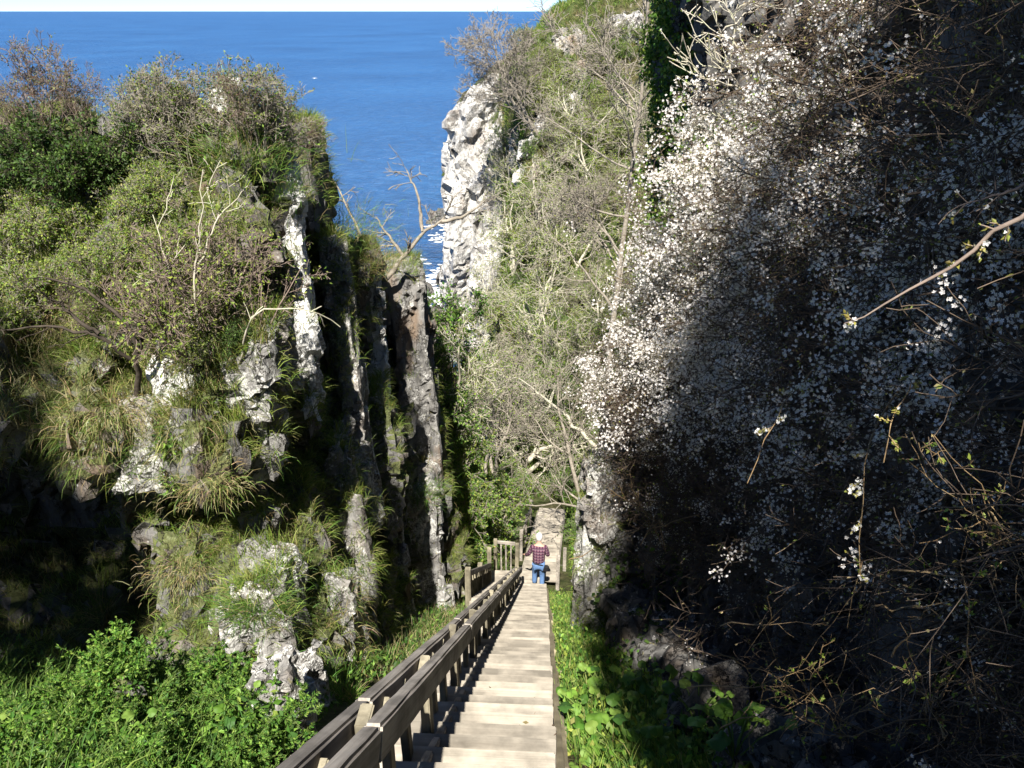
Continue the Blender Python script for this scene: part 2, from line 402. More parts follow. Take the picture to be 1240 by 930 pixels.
# ================================================================== ground
def stair_z(y): return -1.6-.762*y
FY = [-14, -2.2, -1, 0, 17, 17.6, 25.4, 33, 40, 52, 66, 100]
FZ = [.6, -.75, -.84, -1.6, -14.554, -14.8, -17.95, -20.2, -22., -25., -28.8, -34]
def path_x(y): return np.interp(y, [17, 22, 26], [-.17, .08, .3])
def ground_z(x, y):
    b = np.interp(y, FY, FZ)-.28
    # bank left of the stairs beyond the pillar, then down to the sea
    mo = np.exp(-np.abs((y-20.2)/3.6)**2.4)*ss((-1.5-x)/2.2)
    b = b+np.clip(-8.0-b, 0, None)*mo
    b = b+.8*ss((-1.0-x)/3)*ss((y-23)/4)*(1-ss((y-40)/6))
    lf = ss((y-9.5)/4)*ss((-4.3-x)/3.5)
    lf = np.maximum(lf, ss((y-22)/6)*ss((-5.5-.08*(y-22)-x)/2.5))
    b = b+(-31-b)*lf
    # bank right of the path
    xr = 1.0+.02*(y-10)
    b = b+np.clip(x-xr, 0, 14)*1.05*ss((y-9)/4)
    # the hill beyond, with its seaward edge
    xf = -1-8*(y-30)/45
    zh = -18+.017*np.clip(y-33, 0, None)**2+.42*x
    cap = 1.8+.8*(np.minimum(x, 3)-3)
    zh = np.minimum(zh, cap)
    hm = ss((y-31)/3)*ss((x-xf+.6-2.4*ss((y-48)/10))/2.4)
    b = b+np.clip(zh-b, 0, None)*hm
    b = np.minimum(b, 4.5)
    return b
xs = np.concatenate([np.linspace(-60, -14, 18), np.arange(-13.6, 14, .16), np.linspace(14.4, 70, 22)])
ys = np.concatenate([np.linspace(-16, -1, 12), np.arange(-.8, 32, .16), np.arange(32.2, 90, .3), np.linspace(92, 150, 14)])
X, Y = np.meshgrid(xs, ys, indexing='ij'); P = np.stack([X, Y, ground_z(X, Y)], -1).reshape(-1, 3)
d = np.hypot(P[:, 0], P[:, 1]); far = ss((P[:, 1]-20)/20)
Pn = P*[1, 1, .5]
st_ = np.clip(np.abs(P[:, 0]+.4)-1.1, 0, 1)
P[:, 2] += (.10+.5*far)*fbm(Pn*(.9-.35*far)[:, None], 4, 11)*np.maximum(st_, far)+far*(1.0*np.abs(fbm(Pn*.28, 3, 31))-.2)
P[:, 0] += far*.5*fbm(Pn*.5, 3, 12)
m, t = mat('ground'); v = coords(t)
n1, n2, n3 = noise(t, v, .35, 5, .6), noise(t, v, 2.2, 6, .65), noise(t, v, 14., 4, .7)
c = ramp(t, n2, [(.3, (.035, .032, .016)), (.5, (.1, .092, .045)), (.7, (.19, .165, .09))])
c = mix(t, ramp(t, n1, [(.42, g(0)), (.6, g(.75))]), c, ramp(t, n3, [(.3, (.03, .06, .012)), (.7, (.1, .15, .035))]))
c = mix(t, ramp(t, noise(t, v, .8, 6, .7), [(.6, g(0)), (.66, g(.8))]), c, ramp(t, n3, [(.3, (.2, .18, .15)), (.7, (.42, .39, .34))]))
out(t, pbsdf(t, c, .95, .1, bump(t, nd(t, 'ShaderNodeMath', {0: n2, 1: n3}, operation='ADD').outputs[0], 1., .12)))
ii = np.arange(len(P)).reshape(X.shape)
GV, GFc = P, GF(ii)
tag(part('ground', GV, GFc, m, smooth=True), 'earth floor of the gully and grassy hillside behind it', None, None, 'structure')

# ================================================================== left outcrop
STRATA = np.array(Euler((R(7), R(-10), R(24))).to_matrix())
B = [
 # terrace under the shrubs, rising to the back
 hexa(-4.5, -3.1, 6.5, 8.9, -14, -2.05, .02, .58), hexa(-13, -4.3, 6.1, 8.9, -3.3, -2.15, .02, .58, 0, .25), hexa(-13, -3.7, 8.6, 10.6, -15, -1.25, .03, -.12), hexa(-9.0, -4.3, 8.9, 10.2, -15, -1.2, .05), hexa(-13, -4.1, 8.2, 11, -15, -2.6), hexa(-13, -3.9, 5.6, 9, -14, -6.3),
 hexa(-13, -4.1, 10.0, 12.0, -16, -1.9, .05, -.6),
 # right-hand flank falling back along the stairs
 hexa(-5.4, -4.0, 8.0, 10.9, -15, -2.0, -.12, -.30), hexa(-5.8, -4.0, 10.4, 13.2, -16, -3.2, -.15, -.40), hexa(-5.8, -3.75, 12.6, 16.6, -17, -4.6, -.15, -.25),
 # grassy ridge stepping down to the pillars
 hexa(-5, -3.4, 10.8, 12.4, -15, -2.8, -.1, -.35), hexa(-5, -3.15, 12.2, 13.5, -15, -3.65, 0, -.4),
 # sloping grassy ramps between the ribs
 hexa(-4.6, -2.9, 7.4, 8.8, -15, -4.3, -1.9, .8), hexa(-4.6, -2.8, 8.8, 10.3, -15, -4.5, -1.9, .8), hexa(-4.6, -2.75, 10.2, 11.7, -16, -5.1, -1.8, .8), hexa(-4.5, -2.7, 11.6, 13.2, -17, -5.9, -1.8, .8), hexa(-4.4, -2.6, 13.1, 15.2, -17, -7.2, -1.7, .7),
 # ribs and buttresses
 hexa(-4.2, -2.75, 6.9, 7.7, -13, -4.9, -.2, .0, -.01, .03), hexa(-4.4, -3.3, 9.6, 10.2, -14, -5.6, -.4, .2, -.02, .02), hexa(-4.4, -3.3, 11.4, 12.0, -15, -6.6, -.5, 0, -.02),
 hexa(-4.2, -2.0, 13.4, 14.3, -16, -8.6, -.3, .1, -.03), hexa(-4, -2.7, 15.4, 16.6, -17, -8.5, -.3, 0, -.02),
 hexa(-4.1, -3.05, 5.7, 7.2, -13, -4.5, -.05, .9, 0, .04), hexa(-4.0, -2.5, 5.3, 6.9, -13, -5.35, -.1, .5, 0, .05),
 hexa(-3.3, -2.15, 5.5, 6.6, -12, -5.7, -.2, .3, -.02, .02), hexa(-2.8, -1.95, 7.3, 8.2, -13, -7.4, -.3, .2, -.03), hexa(-2.8, -2.2, 9.8, 10.7, -14, -9.0, -.3, .3, -.03),
 # the overhanging turf edge with the recess below it
 hexa(-13, -4.1, 5.6, 7.3, -3.45, -2.85, .0, .42), hexa(-5.0, -3.0, 5.95, 7.3, -4.0, -3.05, 0, .42, 0, .1),
]
V, F = voxel(B, .075)
V = rocky(V, F, [((1.0, 1.3, 2.2), .2, 1.2), ((.38, .45, 1.1), .13, 1.3), ((.15, .18, .36), .065, 1.3)], 3, STRATA)
LV, LF = V, F
N = vnorm(V, F)
tag(part('left_cliff', V, F, M['rock']), 'grey layered rock of the left outcrop above the stairs', None, None, 'structure')

# right cliff: a low wall beside the stairs, the upper wall standing back from it, the ivy tower
B = [hexa(1.4, 6, -2, 3.2, -9, -2.2, 0, -.762), hexa(1.3, 6, 2.8, 7.2, -13, -5.4, 0, -.762), hexa(1.15, 6, 6.8, 10.6, -15, -7.6, .1, -.6), hexa(1.25, 6, 10, 13, -16, -7.6, .2, -.4),
     hexa(2.35, 8, -3, 4, -9, 1.2, 0, -.15, .02), hexa(2.3, 8, 3.6, 8, -14, .9, .2, -.05, .0), hexa(2.2, 8, 7.6, 11.2, -15, -.4, .4, -.1),
     hexa(1.95, 8, 10.9, 14.2, -16, 4.0, .5, .1, .0), hexa(1.6, 4, 9.6, 11.4, -15, -5.2, .6, -.2, .03)]
V, F = voxel(B, .085)
V = rocky(V, F, [((.9, 1., 1.8), .2, 1.), ((.36, .4, .8), .12, 1.2), ((.15, .17, .3), .05, 1.2)], 43, STRATA)
RV, RF = V, F
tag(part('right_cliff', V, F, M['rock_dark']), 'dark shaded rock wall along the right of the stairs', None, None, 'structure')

# headland: the pale cliff above the sea
B = [hexa(-9.9, -1.0, 70, 84, -32, -5.6, .75, .0, .03), hexa(-8.9, -2.0, 63, 71, -32, -10.0, .9, .45, .03), hexa(-6.8, -2, 58, 64, -32, -16.5, .8, .4, .05), hexa(-7.9, -3, 73, 82, -32, -5.6, .6, .0, .03),
     hexa(-9.8, -5, 76, 80, -32, -22, .5, 0, .05), hexa(-9, -5, 64, 68, -32, -25, .5, 0, .05)]
V, F = voxel(B, .3)
V = rocky(V, F, [((2.6, 3., 6.), .6, 1.), ((1., 1.1, 2.6), .3, 1.2), ((.45, .5, 1.), .16, 1.2)], 83, STRATA)
HV, HFc = V, F
tag(part('headland_cliff', V, F, M['headland']), 'sunlit pale cliff of the headland dropping to the sea', None, None, 'structure')

def bvh(V, F): return BVHTree.FromPolygons(V.tolist(), F.tolist())
TREES = [bvh(GV, GFc), bvh(LV, LF), bvh(RV, RF), bvh(HV, HFc)]
def hit(px, py, only=None):
    d = ray(px, py); best = None
    for k, b in enumerate(TREES):
        if only is not None and k not in only: continue
        p, n, i, dd = b.ray_cast(Vector((0, 0, 0)), d)
        if p is not None and (best is None or dd < best[1]): best = (p, dd, n)
    return None if best is None else np.array(best[0])
def down(x, y, only=None, z=12):
    best = None
    for k, b in enumerate(TREES):
        if only is not None and k not in only: continue
        p, n, i, dd = b.ray_cast(Vector((x, y, z)), Vector((0, 0, -1)))
        if p is not None and (best is None or p.z > best): best = p.z
    return -30 if best is None else best

# ---------------------------------------------------------------- loose slabs, pillars and boulders
def rock(name, label, mt, blocks, vox, lev, s, cat='rock', group=None, rot=STRATA):
    V, F = voxel(blocks, vox); V = rocky(V, F, lev, s, rot)
    o = V.mean(0)*[1, 1, 0]+[0, 0, V[:, 2].min()]
    ob = part(name, V-o, F, mt, loc=o)
    tag(ob, label, cat, group); ob['o'] = 0; del ob['o']
    return V, F
ROCKS = []
SM = [((.35, .4, .8), .08, 1.1), ((.13, .15, .3), .035, 1.2)]
BG = [((.55, .6, 1.6), .14, 1.1), ((.22, .25, .6), .06, 1.2)]
def slab(px0, px1, py0, py1, Y, depth, ty=0., extra=0., inset=.12, lean=0., tx=0.):
    """an upright slab whose face spans these picture columns and rows at distance Y; the slab's own depth goes back from there"""
    a = at(px0, (py0+py1)/2, Y); b = at(px1, (py0+py1)/2, Y); zt = at((px0+px1)/2, py0, Y)[2]; zb = at((px0+px1)/2, py1, Y)[2]-extra
    return hexa(a[0], b[0], Y, Y+depth, zb, zt, tx, ty, lean, .05, inset)
ROCKS.append(rock('rock_slab', 'white lichened upright slab in the outcrop face, under the shrub roots', M['rock_white'], [slab(192, 245, 455, 600, 6.05, .9, inset=.2, lean=-.05)], .05, SM, 201, 'rock slab'))
ROCKS.append(rock('rock_slab', 'speckled grey slab overhanging the black recess right of the white slab', M['rock_grey'], [slab(272, 328, 416, 520, 6.35, .9, .1, inset=.1), slab(294, 326, 500, 585, 6.45, .7, inset=.0)], .05, SM, 211, 'rock slab'))
ROCKS.append(rock('boulder', 'rounded grey cracked boulder below the dry turf edge', M['rock_grey'], [slab(122, 192, 500, 600, 5.85, 1., inset=.25)], .055, SM, 221, 'boulder'))
ROCKS.append(rock('rock_slab', 'low dark grey slab with a grass cushion on top, above the ferns', M['rock_grey'], [slab(300, 352, 735, 870, 5.3, .9, inset=.25, lean=-.04), slab(268, 330, 725, 790, 5.5, .8, inset=.2)], .05, SM, 231, 'rock slab'))
ROCKS.append(rock('rock_slab', 'small pointed slab standing free beside the handrail', M['rock_grey'], [slab(384, 428, 735, 850, 6.2, .6, inset=.35)], .05, SM, 241, 'rock slab'))
def ribq(x0, x1, yt, X0, X1, yb, Yt, Yb, depth, back=.0):
    """a slanting upright slab: its lit face runs from the picture row yt (distance Yt) down to row yb (distance Yb)"""
    b0, b1, t0, t1 = at(X0, yb, Yb), at(X1, yb, Yb), at(x0, yt, Yt), at(x1, yt, Yt)
    k = np.array([-.25, 1, 0])*depth; ex = np.array([0, -.1, -.8])
    return np.array([b0+ex, b1+ex, b1+k+ex, b0+k+ex, t0, t1, t1+k-[0, 0, back], t0+k-[0, 0, back]])
PL = [((.6, .7, 2.6), .09, .8), ((.22, .28, .8), .05, 1.1)]
ROCKS.append(rock('rock_rib', 'broad lit grey rib above the black cleft beside the handrail', M['rock_grey'], [ribq(398, 428, 545, 396, 458, 770, 8.5, 7.5, 1.), ribq(425, 450, 690, 430, 460, 800, 8.0, 7.6, .6)], .055, PL, 251, 'rock rib'))
ROCKS.append(rock('rock_rib', 'thin pale slab edge along the top of the outcrop', M['rock_white'], [ribq(328, 350, 188, 366, 386, 430, 9.1, 8.1, .8, .2)], .05, SM, 261, 'rock rib'))
ROCKS.append(rock('rock_rib', 'narrow grey rib slanting down beside a grassy gutter, middle of the outcrop flank', M['rock_grey'], [ribq(388, 412, 290, 424, 458, 580, 10.6, 9.2, .9, .2)], .055, PL, 271, 'rock rib'))
ROCKS.append(rock('rock_pillar', 'white-faced pillar under a tuft of yellow grass, next to the brown pillar', M['rock_white'], [ribq(422, 462, 330, 432, 472, 490, 13.0, 12.4, 1.2, .2)], .06, PL, 281, 'rock pillar'))
ROCKS.append(rock('rock_pillar', 'tall brown-grey pillar standing farthest out toward the sea', M['rock_brown'], [ribq(468, 514, 333, 500, 538, 610, 14.6, 13.6, 1.8, .2), ribq(500, 522, 390, 520, 548, 640, 15.2, 14.4, 1.6)], .065, PL, 291, 'rock pillar'))
ROCKS.append(rock('rock_rib', 'grey rib with a green grass cap at the foot of the brown pillar', M['rock_grey'], [ribq(488, 530, 595, 512, 548, 770, 12.8, 12.1, 1.2)], .06, PL, 301, 'rock rib'))
ROCKS.append(rock('rock_rib', 'slanting speckled rib between two grassy gutters below the white pillar', M['rock_grey'], [ribq(436, 464, 480, 472, 505, 735, 11.4, 10.3, .9)], .06, PL, 311, 'rock rib'))
ROCKS.append(rock('rock_block', 'square dark block on the outcrop crest, beside the grass gutter', M['rock'], [slab(338, 374, 152, 240, 10.4, 1.1, 0, .5, .1)], .06, SM, 321, 'rock'))
ROCKS.append(rock('boulder', 'pale boulder on the very top of the outcrop between shrubs', M['rock_white'], [slab(244, 282, 112, 150, 9.3, .6, 0, .3, .3)], .05, SM, 331, 'boulder'))
ROCKS.append(rock('boulder', 'small whitish stone in the turf left of the crest boulder', M['rock_white'], [slab(158, 190, 142, 172, 8.9, .4, 0, .2, .4)], .04, SM, 341, 'boulder'))
ROCKS.append(rock('boulder', 'white rock at the outer end of the outcrop, low beside the dark bush', M['rock_white'], [slab(-14, 18, 200, 250, 9.2, .8, 0, .4, .3)], .05, SM, 351, 'boulder'))
ROCKS.append(rock('rock_rib', 'thin reddish flake in the shaded cleft above the grass cushion', M['rock_brown'], [slab(290, 318, 640, 700, 6.4, .5, 0, .3, .3, .1)], .045, SM, 361, 'rock rib'))
ROCKS.append(rock('rock_slab', 'lit stone edge of the right wall where the stairs bend out of view', M['rock_grey'], [slab(703, 750, 585, 760, 9.9, .8, 0, .6, .04, .0), slab(730, 765, 490, 620, 10.2, .9, 0, .3, .1)], .055, BG, 371, 'rock slab'))
for k, (px, py, w, lab) in enumerate(((128, 905, .22, 'mossy brown stone half buried in the leafy patch'), (245, 890, .2, 'dark wet-looking stone in a gap of the leafy patch'), (318, 905, .26, 'grey stone between the leafy patch and the handrail'), (360, 860, .22, 'grey stone at the black cleft behind the handrail'))):
    p = hit(px, py, [0]); ROCKS.append(rock('stone', lab, M['rock'] if k < 2 else M['rock_grey'], [hexa(p[0]-w, p[0]+w, p[1]-w, p[1]+w*1.6, p[2]-.4, p[2]+w*1.7, .2, .3, 0, .1, .35)], .035, [((.25, .25, .4), .07, 1.1), ((.1, .1, .2), .03, 1)], 610+k*10, 'stone'))
p = hit(545, 405)
ROCKS.append(rock('boulder', 'large white boulder on the shore at the mouth of the gully', M['headland'], [hexa(p[0]-1.6, p[0]+2.2, p[1]-1, p[1]+2, p[2]-2, p[2]+1.6, 0, 0, 0, 0, .35)], .18, [((1., 1.1, 1.6), .3, 1)], 381, 'boulder'))
for k, (px, py, Y, w, h, lab) in enumerate(((520, 352, 72, 2.0, 1.4, 'dark wet rock in the white surf'), (538, 372, 66, 2.4, 1.2, 'dark wet shore rock nearest the gully mouth'), (505, 340, 80, 1.8, .9, 'low black rock farthest out in the surf'), (548, 300, 84, 2.4, 2.2, 'dark rock stump at the headland foot'), (529, 214, 112, 2., 1.8, 'small dark rock off the headland with foam around it'))):
    x = at(px, py, Y)[0]
    ROCKS.append(rock('sea_rock', lab, M['rock_dark'], [hexa(x-w, x+w, Y-w*.6, Y+w*.6, SEA-1.5, SEA+h, .1, 0, 0, 0, .4)], .16, [((.9, .9, 1.2), .35, 1), ((.4, .4, .5), .12, 1)], 391+k*10, 'rock'))
for k, (px, py, Y, w, h, lab) in enumerate(((690, 62, 60, 1.6, 2.2, 'tan bare rock high on the hillside beside the tree trunk'), (700, 95, 57, 1.3, 1.4, 'tan rock just below the highest one on the hillside'), (668, 150, 55, 1.3, 1.8, 'grey rock rib in the hillside scrub'), (640, 190, 55, .9, 1.6, 'pair-split pale rock on the slope beside the white cliff'), (655, 208, 53, .8, 1., 'rounded pinkish rock in the hillside scrub'), (690, 135, 58, 1.4, 1.6, 'pale rock behind the grey tree trunk'), (628, 175, 58, .7, 1.5, 'small white rock standing beside the cliff edge'), (760, 50, 52, 1.6, 2.6, 'grey rock face under the hilltop beside the ivy'))):
    p = hit(px, py)
    x, y, z = p
    ROCKS.append(rock('hillside_rock', lab, M['tan'] if 'tan' in lab or 'pink' in lab else M['headland'], [hexa(x-w, x+w, y-.5, y+w*1.4, z-2, z+h*.6, .2, .2, -.05, .1, .3)], .14, [((.8, .8, 1.4), .3, 1), ((.3, .3, .6), .1, 1)], 451+k*10, 'rock'))
TREES += [bvh(V, F) for V, F in ROCKS]
# ================================================================== stairway and railings
def box(name, sx, sy, sz, mt, bev=.006, wob=0, seg=1, rng=None):
    """bevelled plank centred on x and z, from y=0 to y=sy; wob roughens its long edges"""
    bm = bmesh.new(); bmesh.ops.create_cube(bm, size=1)
    for v in bm.verts: v.co = Vector((v.co.x*sx, (v.co.y+.5)*sy, v.co.z*sz))
    ax = max(range(3), key=lambda i: (sx, sy, sz)[i])
    if seg > 1:
        es = [e for e in bm.edges if abs((e.verts[0].co-e.verts[1].co)[ax]) > 1e-4]
        bmesh.ops.subdivide_edges(bm, edges=es, cuts=seg)
    bmesh.ops.bevel(bm, geom=[e for e in bm.edges if len(e.link_faces) == 2 and e.calc_face_angle() > .5], offset=bev, segments=2, affect='EDGES')
    if wob and rng is not None:
        for v in bm.verts:
            for j in range(3):
                if j != ax: v.co[j] += rng.normal(0, wob)
    me = bpy.data.meshes.new(name); bm.to_mesh(me); bm.free(); me.materials.append(mt); return me
def beam(name, p0, p1, w, h, mt, parent=None, bev=.008, wob=.0012, seg=8, origin=(0, 0, 0)):
    p0 = Vector([float(q) for q in p0]); p1 = Vector([float(q) for q in p1]); d = p1-p0
    o = link(name, box(name, w, d.length, h, mt, bev, wob, seg, rng), parent, p0-Vector(origin))
    o.rotation_euler = (math.atan2(d.z, math.hypot(d.x, d.y)), 0, -math.atan2(d.x, d.y)); return o
def upright(name, x, y, z0, z1, w, dpt, mt, parent, origin, bev=.006, rz=0):
    """standing post; the grain runs along z"""
    bm = bmesh.new(); bmesh.ops.create_cube(bm, size=1)
    H = z1-z0
    for v in bm.verts: v.co = Vector((v.co.x*w, v.co.y*dpt, (v.co.z+.5)*H))
    bmesh.ops.bevel(bm, geom=list(bm.edges), offset=bev, segments=2, affect='EDGES')
    me = bpy.data.meshes.new(name); bm.to_mesh(me); bm.free(); me.materials.append(mt)
    o = link(name, me, parent, (x-origin[0], y-origin[1], z0-origin[2])); o.rotation_euler = (rng.normal(0, .012), rng.normal(0, .012), rz); return o
rng = np.random.default_rng(21)
RUN, XL, XR, XC = .24, -1.28, .095, -.675
o0 = (XC, 1, stair_z(1))
st = thing('wooden_stairway', 'long straight wooden stairway dropping steeply between the two cliffs', 'stairway', o0)
TM = [box('tread', XR-XL, .262, .05, M['tread'], .007, .0015, 6, rng) for _ in range(5)]; TW = [box('tread', XR+1.45, .262, .05, M['tread'], .007, .0015, 6, rng) for _ in range(4)]
y = 1.0; k = 0
while y < 16.95:
    wide = y > 11.6
    o = link('tread', TW[k % 4] if wide else TM[k % 5], st, ((XR-1.45 if wide else XL+XR)/2-o0[0]+rng.normal(0, .005), y-o0[1], stair_z(y)-.025-o0[2]+rng.normal(0, .003)))
    o.rotation_euler = (rng.normal(0, .008), rng.normal(0, .004), rng.normal(0, .004)); y += RUN; k += 1
for x in (XL-.03, XR+.03):
    beam('stringer', (x, .8, stair_z(.8)-.09), (x, 17.0, stair_z(17.0)-.09), .05, .2, M['edge' if x > 0 else 'rail'], st, origin=o0)
# posts standing in the middle of the stairs, two rails bolted to their sides
hr = thing('double_handrail', 'weathered double handrail with posts between two beams down the middle of the stairway', 'handrail', o0)
RH = .75
cut = [-.6, 1.92, 4.75, 8.1, 11.6, 15.0, 16.9]
for side in (-1, 1):
    for a, b in zip(cut[:-1], cut[1:]):
        a2 = a+(.35 if side < 0 else 0)*(a > 0); b2 = b+(.35 if side < 0 else 0)*(b < 16)
        x = XC+side*.065; zc = RH-.08
        beam('rail', (x+rng.normal(0, .003), a2+.004, stair_z(a2)+zc), (x+rng.normal(0, .003), b2-.004, stair_z(b2)+zc), .074, .145, M['rail'], hr, .012, .0016, 14, o0)
for k in range(14):
    y = .83+1.22*k
    if y > 16.9: break
    upright('post', XC, y, stair_z(y)-.2, stair_z(y)+RH-.005, .055, .115, M['post'], hr, o0)
    if k < 13:
        for q in (.41, .82): upright('baluster', XC-.03, y+q, stair_z(y+q)-.1, stair_z(y+q)+RH-.06, .045, .085, M['post'], hr, o0)
beam('kick_board', (XC+.075, .5, stair_z(.5)+.05), (XC+.075, 16.9, stair_z(16.9)+.05), .05, .2, M['rail'], hr, origin=o0)
# railing on the outer side, lower half only, and the landing
o1 = (-1.47, 12.0, stair_z(12.0))
lr = thing('side_railing', 'pale wooden railing with upright balusters at the outer edge of the lower stairs', 'railing', o1)
for y in (12.0, 14.5, 17.0):
    upright('post', -1.49, y, stair_z(y)-.5, stair_z(y)+(.92 if y < 16 else 1.35), .11, .11, M['post'], lr, o1)
for k in range(11):
    y = 12.42+.42*k
    if abs(y-14.5) < .15: continue
    upright('baluster', -1.49, y, stair_z(y)+.02, stair_z(y)+.78, .1, .03, M['post'], lr, o1, .004)
beam('rail', (-1.45, 12.06, stair_z(12.06)+.80), (-1.45, 16.94, stair_z(16.94)+.80), .05, .11, M['rail'], lr, origin=o1)
beam('bottom_rail', (-1.45, 12.06, stair_z(12.06)+.12), (-1.45, 16.94, stair_z(16.94)+.12), .04, .08, M['rail'], lr, origin=o1)
o2 = (-.9, 17.1, stair_z(17)-.05)
ld = thing('wooden_landing', 'small plank landing at the foot of the steep stairs', 'landing', o2)
for k in range(4):
    o = link('plank', box('plank', 1.62, .19, .045, M['tread'], .006, .001, 4, rng), ld, (-.75+.9-.08, -.05+k*.2, -.04))
o3 = (-1.38, 17.75, -14.7)
gr = thing('landing_railing', 'short railing section with dark balusters behind the landing', 'railing', o3)
for x in (-1.4, -.78): upright('post', x, 18.0, -15.1, -13.62+(.0 if x < -1 else -.15), .1, .1, M['post'], gr, o3)
beam('rail', (-1.36, 18.0, -13.74), (-.82, 18.0, -13.78), .05, .1, M['rail'], gr, origin=o3)
for x in (-1.22, -1.08, -.94): upright('baluster', x, 18.0, -15.0, -13.78, .04, .05, M['rail'], gr, o3, .004)
# lower flight
lw = thing('lower_stairway', 'lower flight of plank steps bending away beyond the landing', 'stairway', (-.17, 17.7, -14.8))
lo = (-.17, 17.7, -14.8)
y = 17.75; k = 0
LT = [box('tread', 1.02, .305, .05, M['tread'], .006, .0015, 4, rng) for _ in range(4)]
while y < 25.6:
    z = np.interp(y, FY, FZ); hd = math.atan2(path_x(y+.4)-path_x(y-.4), .8)
    o = link('tread', LT[k % 4], lw, (path_x(y)-lo[0], y-lo[1], z-.03-lo[2])); o.rotation_euler = (0, rng.normal(0, .006), -hd+rng.normal(0, .006)); y += .29; k += 1
for s in (-.54, .54):
    for a, b in ((17.7, 22), (22, 25.7)):
        beam('stringer', (path_x(a)+s, a, np.interp(a, FY, FZ)-.05), (path_x(b)+s, b, np.interp(b, FY, FZ)-.05), .05, .18, M['tread'], lw, origin=lo)
# leaning grey rail along the far left of the lower flight
o4 = (-.6, 20.4, -16); fr = thing('path_railing', 'thin dark railing half hidden in leaves beside the lower steps', 'railing', o4)
for y in (20.2, 22.2, 24.2):
    upright('post', path_x(y)-.72, y, np.interp(y, FY, FZ)-.4, np.interp(y, FY, FZ)+.95, .09, .09, M['rail'], fr, o4)
beam('rail', (path_x(20.2)-.68, 20.1, np.interp(20.2, FY, FZ)+.88), (path_x(24.3)-.66, 24.3, np.interp(24.3, FY, FZ)+.88), .05, .09, M['rail'], fr, origin=o4)
# short boards held by pegs along the right edge
for k, (a, b, lab) in enumerate(((3.1, 4.35, 'short timber edging board beside the broad-leaved plants'), (5.15, 6.4, 'yellowish timber edging board above the broad-leaved plants'), (7.3, 8.7, 'weathered timber edging board in the sunlit weeds'), (10.2, 12.0, 'timber edging board below the stone wall edge'))):
    x = .165; oo = (x, a, stair_z(a)-.2)
    e = thing('edging_board', lab, 'edging board', oo, 'edging boards along the stairs')
    beam('board', (x, a, stair_z(a)-.17), (x, b, stair_z(b)-.17), .035, .2, M['edge'], e, origin=oo)
    for y in (a+.15, b-.2): upright('peg', x+.045, y, stair_z(y)-.5, stair_z(y)-.12, .04, .045, M['edge'], e, oo, .004)
for k, (x, y, hh, lab) in enumerate(((.42, 17.6, .95, 'grey post beside the person on the right of the landing'), (.66, 19.3, .6, 'short old stump post left of the stone wall edge'),)):
    w = thing('wooden_post', lab, 'post', (x, y, np.interp(y, FY, FZ)-.4)); upright('shaft', x, y, np.interp(y, FY, FZ)-.4, np.interp(y, FY, FZ)+hh, .1, .1, M['rail'], w, (x, y, np.interp(y, FY, FZ)-.4), .01)

r_ = np.random.default_rng(88); n = 170
ys_ = 1.2+15.5*r_.random(n)**1.6; kk = np.floor((ys_-1.0)/RUN); ys_ = 1.0+kk*RUN+r_.uniform(.03, .2, n)
xs_ = np.where(r_.random(n) < .6, XR-np.abs(r_.normal(0, .1, n)), r_.uniform(XC+.1, XR, n)); LITTER = np.stack([np.clip(xs_, -1.2, XR-.01), ys_, stair_z(1.0+kk*RUN)+.006], 1)
# ================================================================== the person going down the stairs
def skin(name, pts, edges, radii, mt, parent, root=0, sub=2, loc=(0, 0, 0)):
    me = bpy.data.meshes.new(name); me.from_pydata([tuple(p) for p in pts], edges, []); me.update()
    o = bpy.data.objects.new('tmp_'+name, me); C.objects.link(o)
    m = o.modifiers.new('s', 'SKIN'); m.use_smooth_shade = True
    for i, r in enumerate(radii): me.skin_vertices[0].data[i].radius = r if isinstance(r, tuple) else (r, r)
    me.skin_vertices[0].data[root].use_root = True
    s = o.modifiers.new('d', 'SUBSURF'); s.levels = sub; s.render_levels = sub
    dg = bpy.context.evaluated_depsgraph_get(); n = bpy.data.meshes.new_from_object(o.evaluated_get(dg))
    bpy.data.objects.remove(o); n.name = name; n.materials.clear(); n.materials.append(mt)
    for p in n.polygons: p.use_smooth = True
    return link(name, n, parent, loc)
skin_m = plain('skin', (.5, .3, .22), .55, 30, .08)
m, t = mat('plaid_shirt'); v = coords(t, obj=True)
sep = nd(t, 'ShaderNodeSeparateXYZ', {0: v})
def stripes(s, f, w):
    a = nd(t, 'ShaderNodeMath', {0: nd(t, 'ShaderNodeMath', {0: s, 1: f}, operation='MULTIPLY').outputs[0]}, operation='FRACT').outputs[0]
    return nd(t, 'ShaderNodeMath', {0: a, 1: w}, operation='LESS_THAN').outputs[0]
c = mix(t, stripes(sep.outputs[0], 13, .5), (.17, .085, .11), (.06, .02, .045))
c = mix(t, nd(t, 'ShaderNodeMath', {0: stripes(sep.outputs[2], 12., .5), 1: .75}, operation='MULTIPLY').outputs[0], c, (.045, .018, .033))
c = mix(t, stripes(sep.outputs[2], 12., .09), c, (.3, .22, .25)); out(t, pbsdf(t, c, .85, .2)); M['shirt'] = m
jeans = plain('blue_denim', (.1, .18, .34), .85, 40, .3); black = plain('black_fabric', (.014, .014, .016), .7, 30, .3); hairm = plain('white_hair', (.6, .58, .55), .7, 60, .12); shoe = plain('dark_shoe', (.03, .027, .025), .6, 30, .3)
px_, py_ = -.13, 17.12; pz = stair_z(17)-.06
pn = thing('person', 'white-haired person in plaid shirt and blue jeans going down, hand on the rail', 'person', (px_, py_, pz))
